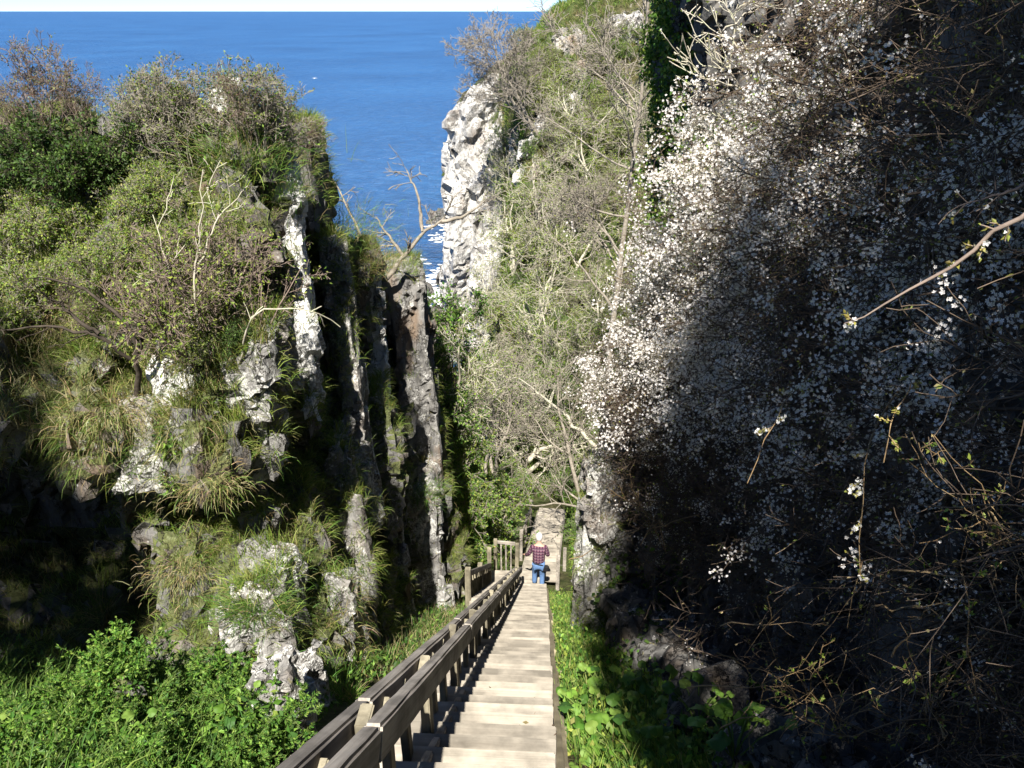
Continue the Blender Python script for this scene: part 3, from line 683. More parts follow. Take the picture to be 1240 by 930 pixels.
# joints: x right, y ahead (down the stairs), z up; the trunk bends forward a little
J = dict(pel=(0, 0, .86), wai=(0, .02, 1.0), che=(0, .06, 1.2), sho=(0, .09, 1.36), nek=(0, .13, 1.43), hd0=(0, .17, 1.53), hd1=(0, .19, 1.62), hd2=(0, .2, 1.69),
 shl=(-.17, .09, 1.35), ell=(-.28, .1, 1.1), wrl=(-.36, .26, .93), shr=(.17, .09, 1.35), elr=(.26, .06, 1.1), wrr=(.2, .28, 1.0),
 hil=(-.09, 0, .84), knl=(-.11, .12, .46), anl=(-.11, .09, .09), tol=(-.12, .24, .04), hir=(.09, 0, .84), knr=(.1, .04, .47), anr=(.1, -.05, .09), tor=(.11, .1, .04))
names = list(J); ix = {n: i for i, n in enumerate(names)}
E = [('pel', 'wai'), ('wai', 'che'), ('che', 'sho'), ('sho', 'nek'), ('nek', 'hd0'), ('hd0', 'hd1'), ('hd1', 'hd2'), ('sho', 'shl'), ('shl', 'ell'), ('ell', 'wrl'), ('sho', 'shr'), ('shr', 'elr'), ('elr', 'wrr'),
     ('pel', 'hil'), ('hil', 'knl'), ('knl', 'anl'), ('anl', 'tol'), ('pel', 'hir'), ('hir', 'knr'), ('knr', 'anr'), ('anr', 'tor')]
RD = dict(pel=(.15, .11), wai=(.14, .105), che=(.16, .115), sho=(.13, .09), nek=.055, hd0=(.07, .08), hd1=(.082, .1), hd2=(.06, .075), shl=.062, ell=.042, wrl=.028, shr=.062, elr=.042, wrr=.028,
          hil=.085, knl=.056, anl=.042, tol=.035, hir=.085, knr=.056, anr=.042, tor=.035)
P = [J[n] for n in names]; Ed = [(ix[a], ix[b]) for a, b in E]; Ra = [RD[n] for n in names]
# hands: palm and five bent fingers grown from each wrist
for w, fwd, side, up in (('wrl', Vector((-.45, .75, -.25)), -1, Vector((0, .2, 1))), ('wrr', Vector((-.5, .8, .1)), 1, Vector((.2, 0, 1)))):
    f = fwd.normalized(); s = f.cross(up).normalized(); dn = -f.cross(s).normalized()*(-1 if f.cross(s).z < 0 else 1)
    dn = Vector((0, 0, -1)); b = Vector(J[w]); P.append(b+f*.055); Ra.append((.036, .02)); Ed.append((ix[w], len(P)-1)); pm = len(P)-1
    for q, (o_, L) in enumerate(((-.03, .062), (-.011, .074), (.009, .07), (.028, .055))):
        a = b+f*.095+s*o_; P += [a, a+f*L*.5+dn*.012, a+f*L*.8+dn*.04]; Ra += [.0095, .009, .007]; n = len(P); Ed += [(pm, n-3), (n-3, n-2), (n-2, n-1)]
    a = b+f*.045+s*(-side)*.04; P += [a, a+f*.035+s*(-side)*.014+dn*.012]; Ra += [.011, .009]; n = len(P); Ed += [(pm, n-2), (n-2, n-1)]
body = skin('body', P, Ed, Ra, skin_m, pn)
def sub_skin(name, keys, grow_, mt, over={}):
    ks = [k for k in names if k in keys]; id2 = {k: i for i, k in enumerate(ks)}
    rr = []
    for k in ks:
        r = over.get(k, RD[k]); r = r if isinstance(r, tuple) else (r, r); rr.append((r[0]+grow_, r[1]+grow_))
    return skin(name, [J[k] for k in ks], [(id2[a], id2[b]) for a, b in E if a in id2 and b in id2], rr, mt, pn)
sub_skin('shirt', ('pel', 'wai', 'che', 'sho', 'shl', 'ell', 'wrl', 'shr', 'elr', 'wrr'), .02, M['shirt'], {'pel': (.165, .125), 'wai': (.165, .125), 'che': (.175, .13), 'sho': (.14, .095), 'wrl': .03, 'wrr': .03})
sub_skin('jeans', ('pel', 'hil', 'knl', 'anl', 'hir', 'knr', 'anr'), .022, jeans, {'pel': (.14, .1), 'anl': .05, 'anr': .05})
for a, b in (('anl', 'tol'), ('anr', 'tor')):
    skin('shoe', [Vector(J[a])-Vector((0, .05, .03)), J[a], J[b]], [(0, 1), (1, 2)], [(.045, .05), (.05, .055), (.045, .04)], shoe, pn, 1)
# head of hair, ears, nose, eyes
bm = bmesh.new(); bmesh.ops.create_icosphere(bm, subdivisions=4, radius=1)
for v in list(bm.verts):
    if v.co.z < -.85 or (v.co.y > .45 and v.co.z < .35): bm.verts.remove(v)
for v in bm.verts:
    r = 1+.05*float(vnoise(np.array([[v.co.x*6, v.co.y*6, v.co.z*4]]), 5)[0]); v.co = Vector((v.co.x*.092*r, v.co.y*.112*r+.185, v.co.z*.13*r+1.62))
me = bpy.data.meshes.new('hair'); bm.to_mesh(me); bm.free(); me.materials.append(hairm); link('hair', me, pn)
def ball(name, c, r, mt, parent, sc=(1, 1, 1)):
    bm = bmesh.new(); bmesh.ops.create_icosphere(bm, subdivisions=2, radius=r)
    for v in bm.verts: v.co = Vector([v.co[j]*sc[j]+c[j] for j in range(3)])
    me = bpy.data.meshes.new(name); bm.to_mesh(me); bm.free(); me.materials.append(mt)
    for p in me.polygons: p.use_smooth = True
    return link(name, me, parent)
for s in (-1, 1):
    ball('ear', (s*.086, .18, 1.59), .03, skin_m, pn, (.35, .7, 1)); ball('eye', (s*.032, .285, 1.61), .012, black, pn)
ball('nose', (0, .3, 1.58), .02, skin_m, pn, (.7, 1, 1.2)); ball('mouth', (0, .285, 1.535), .02, plain('lip', (.4, .16, .14), .5), pn, (1.2, .4, .35))
bg_ = thing('shoulder_bag', 'black bag slung across the hips of the person on the stairs', 'bag', (px_+.02, py_-.14, pz+.84))
bm = bmesh.new(); bmesh.ops.create_cube(bm, size=1)
for v in bm.verts: v.co = Vector((v.co.x*.2+.17, v.co.y*.11+.04, v.co.z*.2-.06))
bmesh.ops.bevel(bm, geom=list(bm.edges), offset=.035, segments=3, affect='EDGES')
me = bpy.data.meshes.new('pouch'); bm.to_mesh(me); bm.free(); me.materials.append(black); link('pouch', me, bg_)
pts = np.array([[[.2, .02, .02], [.02, -.02, .1], [-.14, .0, .12], [-.19, .12, .12]]])
V, F = tubes([(pts, np.full((1, 4), .016), 6)]); part('strap', V, F, black, bg_)
# a gull far out over the water
p = at(381, 95, 170); gu = thing('gull', 'tiny white gull flying low over the sea beyond the outcrop', 'bird', p)
wm = plain('white_feather', (.8, .8, .78), .8)
P = [(0, -.25, 0), (0, 0, 0), (0, .22, .02), (0, .32, .04), (-.25, .03, .1), (-.6, -.05, .06), (.25, .03, .1), (.6, -.05, .06), (0, -.38, 0)]
skin('body', P, [(0, 1), (1, 2), (2, 3), (1, 4), (4, 5), (1, 6), (6, 7), (0, 8)], [(.06, .06), (.1, .09), (.07, .07), (.02, .02), (.1, .018), (.03, .01), (.1, .018), (.03, .01), (.06, .01)], wm, gu, 1, 1)
# ================================================================== vegetation
YG = [(.21, .29, .045), (.27, .34, .06), (.15, .24, .04), (.31, .35, .09)]      # young yellow-green leaves
GR = [(.07, .13, .025), (.1, .17, .03), (.05, .1, .02), (.13, .19, .05)]
DG = [(.04, .08, .018), (.06, .11, .022), (.03, .06, .015)]
LUSH = [(.07, .17, .024), (.11, .23, .03), (.05, .12, .02), (.17, .29, .05), (.22, .34, .06)]
TURF = [(.15, .22, .045), (.21, .26, .06), (.1, .17, .03), (.3, .28, .11)]
DRY = [(.36, .29, .15), (.28, .22, .1), (.42, .36, .21), (.22, .2, .08)]
RED = [(.16, .1, .06), (.12, .13, .04), (.2, .1, .08), (.1, .12, .035)]
OLIVE = [(.2, .23, .07), (.25, .28, .1), (.15, .19, .05), (.3, .31, .15)]

def plant(rng, stems, L0, r0, n0, levels, spread=.5, wig0=.12, trop0=(0, 0, .08), base_r=.12, up=1.):
    """branching plant at the origin: list of (P, R, sides) per level; levels = (k, length, wiggle, angles, trop, t0)"""
    a = rng.uniform(0, 2*math.pi, stems); rr = base_r*np.sqrt(rng.random(stems))
    S = np.stack([np.cos(a)*rr, np.sin(a)*rr, np.full(stems, -.08)], 1)
    sp = spread*rng.uniform(.2, 1, stems)
    D = np.stack([np.cos(a)*sp, np.sin(a)*sp, np.full(stems, up)], 1)
    P = grow(S, D, L0*rng.uniform(.65, 1.1, stems), n0, wig0, rng, trop0); Rr = taper(r0*rng.uniform(.6, 1.1, stems), n0, .3)
    G = [(P, Rr, 6 if r0 > .03 else 4)]
    for k, L, wig, ang, trop, t0 in levels:
        S, D, rb, tt, i = spawn(P, Rr, k, rng, t0, 1, ang)
        n = 6 if L > .6 else 4
        P = grow(S, D, L*rng.uniform(.5, 1.15, len(S))*(1.1-.5*tt), n, wig, rng, trop); Rr = taper(rb*.62, n, .35)
        G.append((P, Rr, 4 if rb.mean() > .02 else 3))
    return G
def on_twigs(G, n, rng, t0=.2, lvl=-1):
    P = G[lvl][0]; B, m, _ = P.shape; i = rng.integers(0, B, n); tt = rng.uniform(t0, 1, n)*(m-1)
    a = np.minimum(tt.astype(int), m-2); f = (tt-a)[:, None]
    return P[i, a]*(1-f)+P[i, a+1]*f, nrm(P[i, a+1]-P[i, a])
def make(name, label, cat, G, bark, lf=None, lmat='leaf', group=None, loc=(0, 0, 0), rz=0, bname='branches', lname='foliage', rmin=0):
    o = thing(name, label, cat, loc, group, rz)
    G2 = [(P, np.maximum(Rr, rmin), s) for P, Rr, s in G]
    V, F = tubes(G2); part(bname, V, F, M[bark], o, smooth=True)
    if lf is not None: part(lname, lf[0], lf[1], M[lmat], o, lf[2])
    return o
rng = np.random.default_rng(101)
V, F, c = leaves(LITTER, rng.normal(size=LITTER.shape)*[1, 1, .1]+[0, 0, .45], .035, rng, [(.16, .1, .05), (.25, .17, .08), (.1, .07, .04), (.2, .2, .07)], .6, .0)
V = V.reshape(-1, 4, 3); V[..., 2] = LITTER[:, None, 2]+np.abs(V[..., 2]-LITTER[:, None, 2])*.25; tag(part('leaf_litter', V.reshape(-1, 3), F, M['leaf'], None, c), 'dry leaf scraps lying on the stair treads', None, None, 'stuff')
# ---------------------------------------------------------------- shrub kinds
def shrub_kind(name, label, cat, seed, stems, L, r0, levels, nl, ls, pal, bark, spread=.6, rmin=.003, group=None, trop0=(0, 0, .08), aspect=.55, lvl2=True):
    r = np.random.default_rng(seed)
    G = plant(r, stems, L, r0, 7, levels, spread, .14, trop0)
    lf = None
    if nl:
        P, D = on_twigs(G, nl, r); P = P+r.normal(0, .02*L, P.shape)
        lf = leaves(P, D, ls, r, pal, aspect)
    return make(name, label, cat, G, bark, lf, 'leaf', group, rmin=rmin)
LV3 = [(6, .5, .16, (25, 60), (0, 0, .06), .25), (5, .26, .18, (25, 60), (0, 0, .05), .2), (4, .12, .2, (25, 65), (0, 0, 0), .2)]
def put(proto, px, py, sc, label, only=None, first=[True], rz=None, sink=.05, tilt=None):
    p = hit(px, py, only)
    if p is None: print('no hit', label, px, py); return None
    p = p-[0, 0, sink]; rz = rng.uniform(0, 6.28) if rz is None else rz
    if not proto.get('used'):
        proto['used'] = 1; proto.location = [float(q) for q in p]; proto.rotation_euler = (tilt[0], tilt[1], rz) if tilt else (0, 0, rz); proto.scale = (sc,)*3; proto['label'] = label
        return proto
    return dup(proto, p, rz, sc, label, tilt)
haw = shrub_kind('hawthorn_bush', '', 'bush', 1, 14, .95, .016, LV3, 9000, .045, GR+DG, 'bark_dark', .9)
lea = shrub_kind('leafy_shrub', '', 'shrub', 2, 14, .75, .011, LV3, 6000, .042, YG+YG+TURF, 'bark_grey', .95)
twg = shrub_kind('twiggy_shrub', '', 'shrub', 3, 12, 1., .010, [(5, .5, .16, (25, 60), (0, 0, .06), .25), (4, .26, .18, (25, 60), (0, 0, .05), .2), (3, .12, .2, (25, 65), (0, 0, 0), .2)], 1500, .028, RED+OLIVE, 'bark_red', .35)
oli = shrub_kind('windswept_shrub', '', 'shrub', 4, 16, 1., .011, LV3, 2600, .036, YG+OLIVE+GR, 'bark_grey', .4, trop0=(.03, 0, .06))
bar = shrub_kind('bare_shrub', '', 'shrub', 5, 10, 1.3, .014, [(5, .5, .16, (25, 60), (0, 0, .06), .25), (4, .26, .18, (25, 60), (0, 0, .05), .2), (3, .12, .2, (25, 65), (0, 0, 0), .2)], 1100, .036, YG, 'bark_red', .8)
OUT = None
GS = 'shrubs covering the outcrop'
for pr, px, py, s, lab in (
 (haw, 85, 245, 1.25, 'dense dark green bush on the shoulder of the outcrop, seen against the sea'), (haw, 130, 240, .95, 'smaller dark green bush joined to the right side of the dense dark one'),
 (haw, 40, 262, .9, 'dark green bush at the seaward rim, under the purple twigs'),
 (twg, 62, 150, .9, 'purple-brown twigs standing highest against the sea, behind the dark bush'), (twg, 105, 160, .7, 'thin reddish twigs right of the tallest purple ones'), (twg, 30, 170, .65, 'sparse reddish twigs leaning out at the seaward rim'),
 (oli, 200, 180, 1.0, 'olive shrub with upswept stems on the crest, left of the pale top boulder'), (oli, 232, 205, 1.05, 'grey-stemmed upswept shrub directly below the pale top boulder'), (oli, 175, 165, .75, 'small olive shrub on the crest beside the whitish stone'),
 (oli, 318, 175, .95, 'olive shrub on the crest right of the pale top boulder'), (oli, 345, 195, .8, 'olive shrub at the crest edge beside the square dark block'), (twg, 300, 170, .75, 'reddish twigs behind the crest boulder'), (twg, 372, 190, .55, 'short twigs on top of the square dark block'),
 (lea, 45, 320, 1.1, 'bright yellow-green shrub at the seaward end of the slope'), (lea, 100, 300, 1.1, 'yellow-green shrub below the dense dark bush'), (lea, 165, 290, 1.05, 'yellow-green shrub in the middle of the slope'), (lea, 20, 385, 1., 'yellow-green shrub low at the seaward end, above the overhang'), (lea, 85, 365, .95, 'yellow-green shrub between the dead branches and the slope'),
 (lea, 140, 345, .9, 'small leafy shrub above the dead forked branches'), (lea, 220, 320, .9, 'leafy shrub behind the pale sapling'), (lea, 200, 255, .9, 'leafy shrub among the upswept grey stems'), (lea, 270, 290, .7, 'low leafy shrub beside the grassy crest gutter'), (lea, 60, 265, .9, 'pale green shrub at the foot of the dark bush'), (lea, 10, 300, 1., 'yellow-green shrub half over the sea cliff'),
 (bar, 235, 425, 1.15, 'large bare-stemmed shrub fanning up from the rock edge around the pale sapling'), (bar, 205, 400, .9, 'bare-stemmed shrub leaning over the dead forked branches'), (bar, 300, 400, 1.0, 'reddish tangled shrub on the flank above the speckled slab'), (bar, 320, 350, .85, 'reddish tangled shrub higher on the flank beside the pale slab edge'), (bar, 265, 350, .9, 'bare grey-brown shrub in the middle of the slope'),
 (bar, 150, 400, .7, 'low bare shrub at the turf edge'), (haw, 285, 425, .5, 'dark leafy bush hanging above the black recess'), (lea, 250, 430, .55, 'low green shrub at the roots of the bare fan')):
    o = put(pr, px, py, s*{'leafy_shrub': .66, 'bare_shrub': .85, 'windswept_shrub': .82, 'hawthorn_bush': .72, 'twiggy_shrub': .95}[pr.name.split('.')[0]], lab)
    if o is not None: o['group'] = GS
# pale sapling and dead branches
def polyline(pts, n=8, wob=.01, r=None):
    pts = np.array(pts, float); d = np.r_[0, np.cumsum(np.linalg.norm(np.diff(pts, axis=0), axis=1))]; tt = np.linspace(0, d[-1], n)
    q = np.stack([np.interp(tt, d, pts[:, j]) for j in range(3)], 1); q[1:-1] += (r or rng).normal(0, wob, (n-2, 3)); return q
def wand(name, label, cat, lines, r0, bark, lf=None, sub=((4, .35, .15, (25, 60), (0, 0, .04), .3), (4, .16, .18, (25, 60), (0, 0, 0), .2)), rmin=.003, group=None, nl=0, ls=.03, pal=YG, fl=0, seed=0, n=12, wob=.012):
    """a plant or branch whose main limbs follow given points in the place"""
    r = np.random.default_rng(900+seed); o = np.array(lines[0][0], float)
    P = np.stack([polyline(l, n, wob, r) for l in lines])-o
    rs = np.array([r0*(1 if i == 0 else .7) for i in range(len(lines))]); G = [(P, taper(rs, n, .25), 6)]
    Pc, Rc = P, G[0][1]
    for k, L, wg, ang, trop, t0 in sub:
        S, D, rb, tt, i = spawn(Pc, Rc, k, r, t0, 1, ang); Pc = grow(S, D, L*r.uniform(.5, 1.15, len(S)), 5, wg, r, trop); Rc = taper(rb*.6, 5, .35); G.append((Pc, Rc, 3))
    items = []
    if nl:
        p, d = on_twigs(G, nl, r); items.append(leaves(p, d, ls, r, pal))
    t_ = make(name, label, cat, G, bark, joinm(items) if items else None, 'leaf', group, o, rmin=rmin)
    if fl:
        p, d = on_twigs(G, fl, r); p = p+r.normal(0, .008, p.shape); V, F, c = flowers(p, r.normal(size=p.shape)+[-.3, -.5, .3], .017, r); part('blossoms', V, F, M['petal'], t_, c)
    return t_
def pxl(*a): return [at(*q) for q in a]
b = hit(238, 430)
wand('sapling', 'slender whitish sapling rising from the rock edge in the middle of the outcrop', 'sapling', [[b-[0, 0, .1], *pxl((236, 350, b[1]), (242, 270, b[1]+.1), (246, 205, b[1]+.2))], [*pxl((238, 400, b[1]), (205, 330, b[1]+.1), (185, 260, b[1]+.3))], [*pxl((240, 320, b[1]), (262, 268, b[1]+.2), (300, 225, b[1]+.4))]], .013, 'bark_pale', nl=700, pal=YG, rmin=.004, seed=1)
b = hit(166, 478)
wand('dead_branch', 'dark forked dead branches reaching left over the turf edge', 'dead branch', [[b, *pxl((168, 420, b[1]-.1), (150, 385, b[1]-.2), (100, 350, b[1]-.2), (55, 336, b[1]-.3))], [*pxl((166, 440, b[1]-.1), (120, 405, b[1]-.3), (60, 395, b[1]-.4), (0, 400, b[1]-.6))], [*pxl((168, 430, b[1]), (180, 370, b[1]), (215, 330, b[1]+.2))], [*pxl((120, 404, b[1]-.3), (85, 380, b[1]-.3), (45, 350, b[1]-.4))]], .03, 'bark_dark', sub=((5, .3, .18, (30, 65), (0, 0, .02), .3), (3, .12, .2, (25, 60), (0, 0, 0), .2)), rmin=.004, seed=2)
b = hit(290, 440)
wand('bare_branch', 'long pale bare branch arching right along the flank above the speckled slab', 'branch', [[b, *pxl((300, 385, b[1]-.1), (340, 370, b[1]-.1), (385, 382, b[1]), (412, 396, b[1]+.2))]], .012, 'bark_pale', sub=((5, .2, .15, (30, 60), (0, 0, .02), .3),), rmin=.005, seed=3)
p0 = hit(462, 345); Yt = 14.2
wand('crooked_tree', 'crooked bare little tree leaning out over the sea from behind the brown pillar', 'tree', [[*pxl((462, 345, Yt), (490, 310, Yt), (512, 280, Yt), (535, 268, Yt), (548, 240, Yt))], [*pxl((490, 312, Yt), (470, 285, Yt), (455, 262, Yt))], [*pxl((512, 280, Yt), (508, 240, Yt+.2), (492, 205, Yt+.3))], [*pxl((535, 268, Yt), (565, 262, Yt), (590, 240, Yt))], [*pxl((462, 345, Yt), (440, 290, Yt+.3), (410, 230, Yt+.5), (395, 205, Yt+.6))]], .06, 'bark_grey',
     sub=((6, .42, .18, (25, 65), (0, 0, .05), .3), (4, .2, .2, (25, 60), (0, 0, .02), .2)), rmin=.007, seed=4)

# ---------------------------------------------------------------- grass: turf on the outcrop, dry hanging edge, hillside
def cat_mesh(idx):
    Vs, Fs, o = [], [], 0
    for V, F in idx: Vs.append(V); Fs.append(F+o); o += len(V)
    return np.concatenate(Vs), np.concatenate(Fs)
CV, CF = cat_mesh([(LV, LF)]+ROCKS[:18])
rng = np.random.default_rng(202)
items = []
def wtop(P, N):
    n = fbm(P*1.3, 3, 77); return ss((N[:, 2]-.42)/.3)*(P[:, 1] < 17)*(P[:, 0] > -9)*ss((n+.5)/.4)*np.clip(9/np.hypot(P[:, 1], P[:, 2]), .3, 2)
P, N = scatter(CV, CF, 110000, rng, wtop)
dry = fbm(P*.8, 3, 5) > .2
for m_, pal in ((dry, DRY+TURF), (~dry, TURF+YG)):
    items.append(blades(P[m_], N[m_]*.6+[0, -.15, .6], .19, .006, rng, pal, .7, .35))
def wgut(P, N):                                              # grassy gutters in the flank
    n = fbm(P*[.9, .9, .35], 3, 91); return ss((N[:, 2]-.12)/.3)*(P[:, 0] > -4.5)*(P[:, 1] < 17.5)*ss((n-.02)/.15)*(P[:, 2] > -13)
P, N = scatter(CV, CF, 80000, rng, wgut)
items.append(blades(P, N*.7+[.1, -.3, .35], .22, .006, rng, TURF+YG+[(.2, .2, .07)], 1.1, .25))
def wedge(P, N):                                              # the hanging turf edge
    return (P[:, 1] < 7.2)*(P[:, 2] > -3.75)*(P[:, 0] < -2.9)*(P[:, 0] > -8)*ss((N[:, 2]+.5)/.5)*ss((.7-N[:, 2])/.5)
P, N = scatter(LV, LF, 11000, rng, wedge)
items.append(blades(P, N*.5+[0, -.5, .3], .27, .005, rng, DRY+TURF+TURF, 1.6, .3))
def wfront(P, N):                                             # dry grass cushions down the front buttress
    n = fbm(P*[1., 1., .6], 3, 15); return (P[:, 1] < 7.4)*(P[:, 1] > 4.6)*(P[:, 0] > -4.5)*(P[:, 2] < -3.2)*ss((N[:, 2]+.1)/.3)*ss((n+.3)/.2)
P, N = scatter(CV, CF, 30000, rng, wfront)
dry = fbm(P*1.2, 2, 6) > -.05
for m_, pal in ((dry, DRY+TURF), (~dry, TURF+GR+LUSH)):
    items.append(blades(P[m_], N[m_]*.6+[0, -.35, .4], .19, .005, rng, pal, 1.4, .3))
V, Fs, c = joinm(items); tag(part('turf_grass', V, Fs, M['grass'], None, c), 'green and straw-coloured grass growing over the outcrop and its ledges', None, None, 'stuff')
# clumps one can tell apart
def tuft(name, label, p, n, L, pal, droop, d=(0, -.2, .8), spread=.12, seed=0, w=.007):
    r = np.random.default_rng(3000+seed); p = np.array(p)
    o = thing(name, label, 'grass tuft', p); P = r.normal(0, spread, (n, 3))*[1, .7, .35]
    D = nrm(P*[1.6, 1.6, 1]/spread*.35+np.array(d)); V, Fs, c = blades(P, D, L*r.uniform(.5, 1.3, n), w, r, pal+DRY[:1], droop, .4); part('grass', V, Fs, M['grass'], o, c); return o
for k, (px, py, lab, L, pal, dr, n, sp) in enumerate((
 (308, 735, 'bright green grass cushion on top of the low dark slab above the ferns', .28, LUSH+GR, .8, 1500, .14), (12, 440, 'straw-coloured grass clump hanging over the dark recess', .5, DRY+TURF, 1.5, 1300, .2), (85, 390, 'fine brown hanging grass under the dead branches', .5, DRY, 1.6, 1500, .2),
 (130, 500, 'dry grass clump draped over the cracked boulder', .42, DRY+TURF, 1.6, 1300, .15), (160, 680, 'straw and green grass cushion beside the dark recess', .38, DRY+TURF, 1.5, 1600, .18), (225, 690, 'straw-coloured grass cushion hanging below the white slab', .36, DRY+TURF, 1.6, 1500, .15),
 (250, 590, 'grass clump on the ledge right below the white slab', .34, TURF+DRY, 1.3, 1200, .14), (378, 700, 'long hanging green grass strip beside the broad lit rib', .35, TURF+GR, 1.5, 1500, .16), (505, 598, 'rounded green grass cap on the rib under the brown pillar', .4, LUSH+GR, .8, 1300, .25),
 (440, 318, 'yellow grass crown on top of the white-faced pillar', .35, TURF+DRY, .9, 1300, .3), (285, 190, 'fresh green grass in the crest gutter below the pale boulder', .35, TURF+LUSH, .8, 1500, .3), (400, 275, 'green grass on the ridge between the dark block and the pillars', .35, TURF+LUSH, .9, 1600, .4),
 (340, 230, 'small grass tongue beside the thin pale slab edge', .3, TURF+LUSH, .9, 900, .2), (420, 850, 'little grass tuft sprouting just behind the handrail', .3, LUSH, .7, 500, .09), (125, 745, 'long thin dark blades arching across the dark recess', .7, GR, 1.2, 220, .12))):
    p = hit(px, py)
    if p is not None: tuft('grass_tuft', lab, p, n if dr < 1.25 else int(n*.6), L*(.62 if dr < 1.25 else .42), pal, dr*(1 if dr < 1.25 else 1.4), (0, -.2, .8) if dr < 1.25 else (.05, -.5, .25), spread=sp*(1.15 if dr < 1.25 else 1.45), seed=k, w=.005)
# fern-like herbs and nettles at the foot of the outcrop
def frond_plant(name, label, cat, seed, nf, L, leaf_n, ls, pal, arch=.9, asp=.5):
    r = np.random.default_rng(seed); a = r.uniform(0, 6.28, nf); sp = r.uniform(.3, .9, nf)
    S = np.zeros((nf, 3))+r.normal(0, .03, (nf, 3))*[1, 1, 0]; P = grow(S, np.stack([np.cos(a)*sp, np.sin(a)*sp, np.ones(nf)], 1), L*r.uniform(.6, 1.1, nf), 8, .06, r, (0, 0, -.14*arch))
    G = [(P, taper(np.full(nf, .004), 8, .4), 3)]
    S, D, rb, tt, i = spawn(P, G[0][1], 9, r, .25, 1, (60, 80)); Dz = D.copy(); Dz[:, 2] = np.clip(Dz[:, 2], -.1, .3)
    Q = grow(S, Dz, L*.32*(1.15-tt), 4, .05, r, (0, 0, -.05)); G.append((Q, taper(rb*.5, 4, .4), 3))
    p, d = on_twigs(G, leaf_n, r, .1); items = [leaves(p, d, ls, r, pal, asp, .15)]
    p, d = on_twigs(G, leaf_n//4, r, .3, 0); items.append(leaves(p, d, ls*1.1, r, pal, asp, .15))
    return make(name, label, cat, G, 'stem', joinm(items), 'leaf', bname='stems', lname='leaves')
M['stem'] = bark_mat('green_stem', (.1, .15, .03), (.17, .23, .06))
her = frond_plant('cow_parsley', '', 'herb', 31, 13, .5, 1800, .035, LUSH, .8, .5)
fer = frond_plant('fern', '', 'fern', 32, 11, .5, 1700, .03, LUSH+GR, 1.2, .35)
def nettle(seed):
    r = np.random.default_rng(seed); G = plant(r, 7, .5, .004, 8, [], .35, .05, base_r=.08)
    P = G[0][0]; items = []
    for k in range(2, 8):
        for s in (-1, 1):
            d = nrm(np.stack([np.cos(k*1.57+np.arange(7)), np.sin(k*1.57+np.arange(7)), np.full(7, .1)], 1))*s
            d[:, 2] = -.05; items.append(leaves(P[:, k], d*2.5, .1*(1.15-k*.08), r, LUSH, .55, .1, .3))
    return make('leafy_herb', '', 'herb', G, 'stem', joinm(items), 'leaf', bname='stems', lname='leaves')
net = nettle(33)
rng = np.random.default_rng(303)
HL = {'h': 'lacy bright green herb in the leafy patch at the foot of the outcrop', 'f': 'ferny green plant in the leafy patch at the foot of the outcrop', 'n': 'upright herb with toothed paired leaves at the foot of the outcrop'}
for k in range(125):
    px, py = rng.uniform(-20, 350), rng.uniform(785, 960)
    if py < 800+.0*px and px > 260: py += 60
    if px > 150 and py < 790: py += 40
    p = hit(px, py)
    if p is None or p[1] > 6.3 or p[0] > -1.75: continue
    if fbm(np.array([p])*1.7, 2, 19)[0] < -.12: continue
    q = ('h', 'f', 'f', 'n', 'h')[k % 5]; pr = {'h': her, 'f': fer, 'n': net}[q]
    o = put(pr, px, py, rng.uniform(.42, .9)*(1.35 if q == 'f' else 1), HL[q]); o['group'] = {'h': 'lacy herbs below the outcrop', 'f': 'ferns below the outcrop', 'n': 'paired-leaf herbs below the outcrop'}[q]
for px, py, s, lab in ((335, 895, 1.1, 'tall light green herb with big paired leaves against the black cleft'), (205, 545, .75, 'bright leafy herb rooted in the crack beside the white slab'), (205, 590, .6, 'small bright herb just below the crack plant')):
    o = put(net, px, py, s, lab)
p, N = scatter(GV, GFc, 2600, rng, lambda P, N: (P[:, 1] > 2.6)*(P[:, 1] < 6.4)*(P[:, 0] < -1.9)*(P[:, 0] > -6.5)*ss((fbm(P*1.5, 2, 44)+.2)/.25))
a = blades(p, N+[.2, 0, .2], .4, .008, rng, LUSH+GR, 1.2, .3)
p, N = scatter(GV, GFc, 7000, rng, lambda P, N: (P[:, 1] > 2.6)*(P[:, 1] < 6.4)*(P[:, 0] < -1.7)*(P[:, 0] > -6.5))
b_ = leaves(p+np.abs(rng.normal(0, .12, p.shape))*[0, 0, 1], N, .05, rng, LUSH+GR)
p, N = scatter(GV, GFc, 6000, rng, lambda P, N: (P[:, 1] > 6)*(P[:, 1] < 16.5)*(P[:, 0] < -1.3-.16*(P[:, 1] > 11.5))*(P[:, 0] > -3.2))
b2 = leaves(p+np.abs(rng.normal(0, .1, p.shape))*[.3, .3, 1], N, .07, rng, LUSH+GR)
p, N = scatter(GV, GFc, 5000, rng, lambda P, N: (P[:, 1] > 6)*(P[:, 1] < 16.5)*(P[:, 0] < -1.3-.16*(P[:, 1] > 11.5))*(P[:, 0] > -3.2))
b3 = blades(p, N, .3, .008, rng, GR+DRY, 1., .35)
V, Fs, c = joinm([a, b_, b2, b3]); tag(part('undergrowth', V, Fs, M['leaf'], None, c), 'lush low leaves and grass at the foot of the outcrop', None, None, 'stuff')
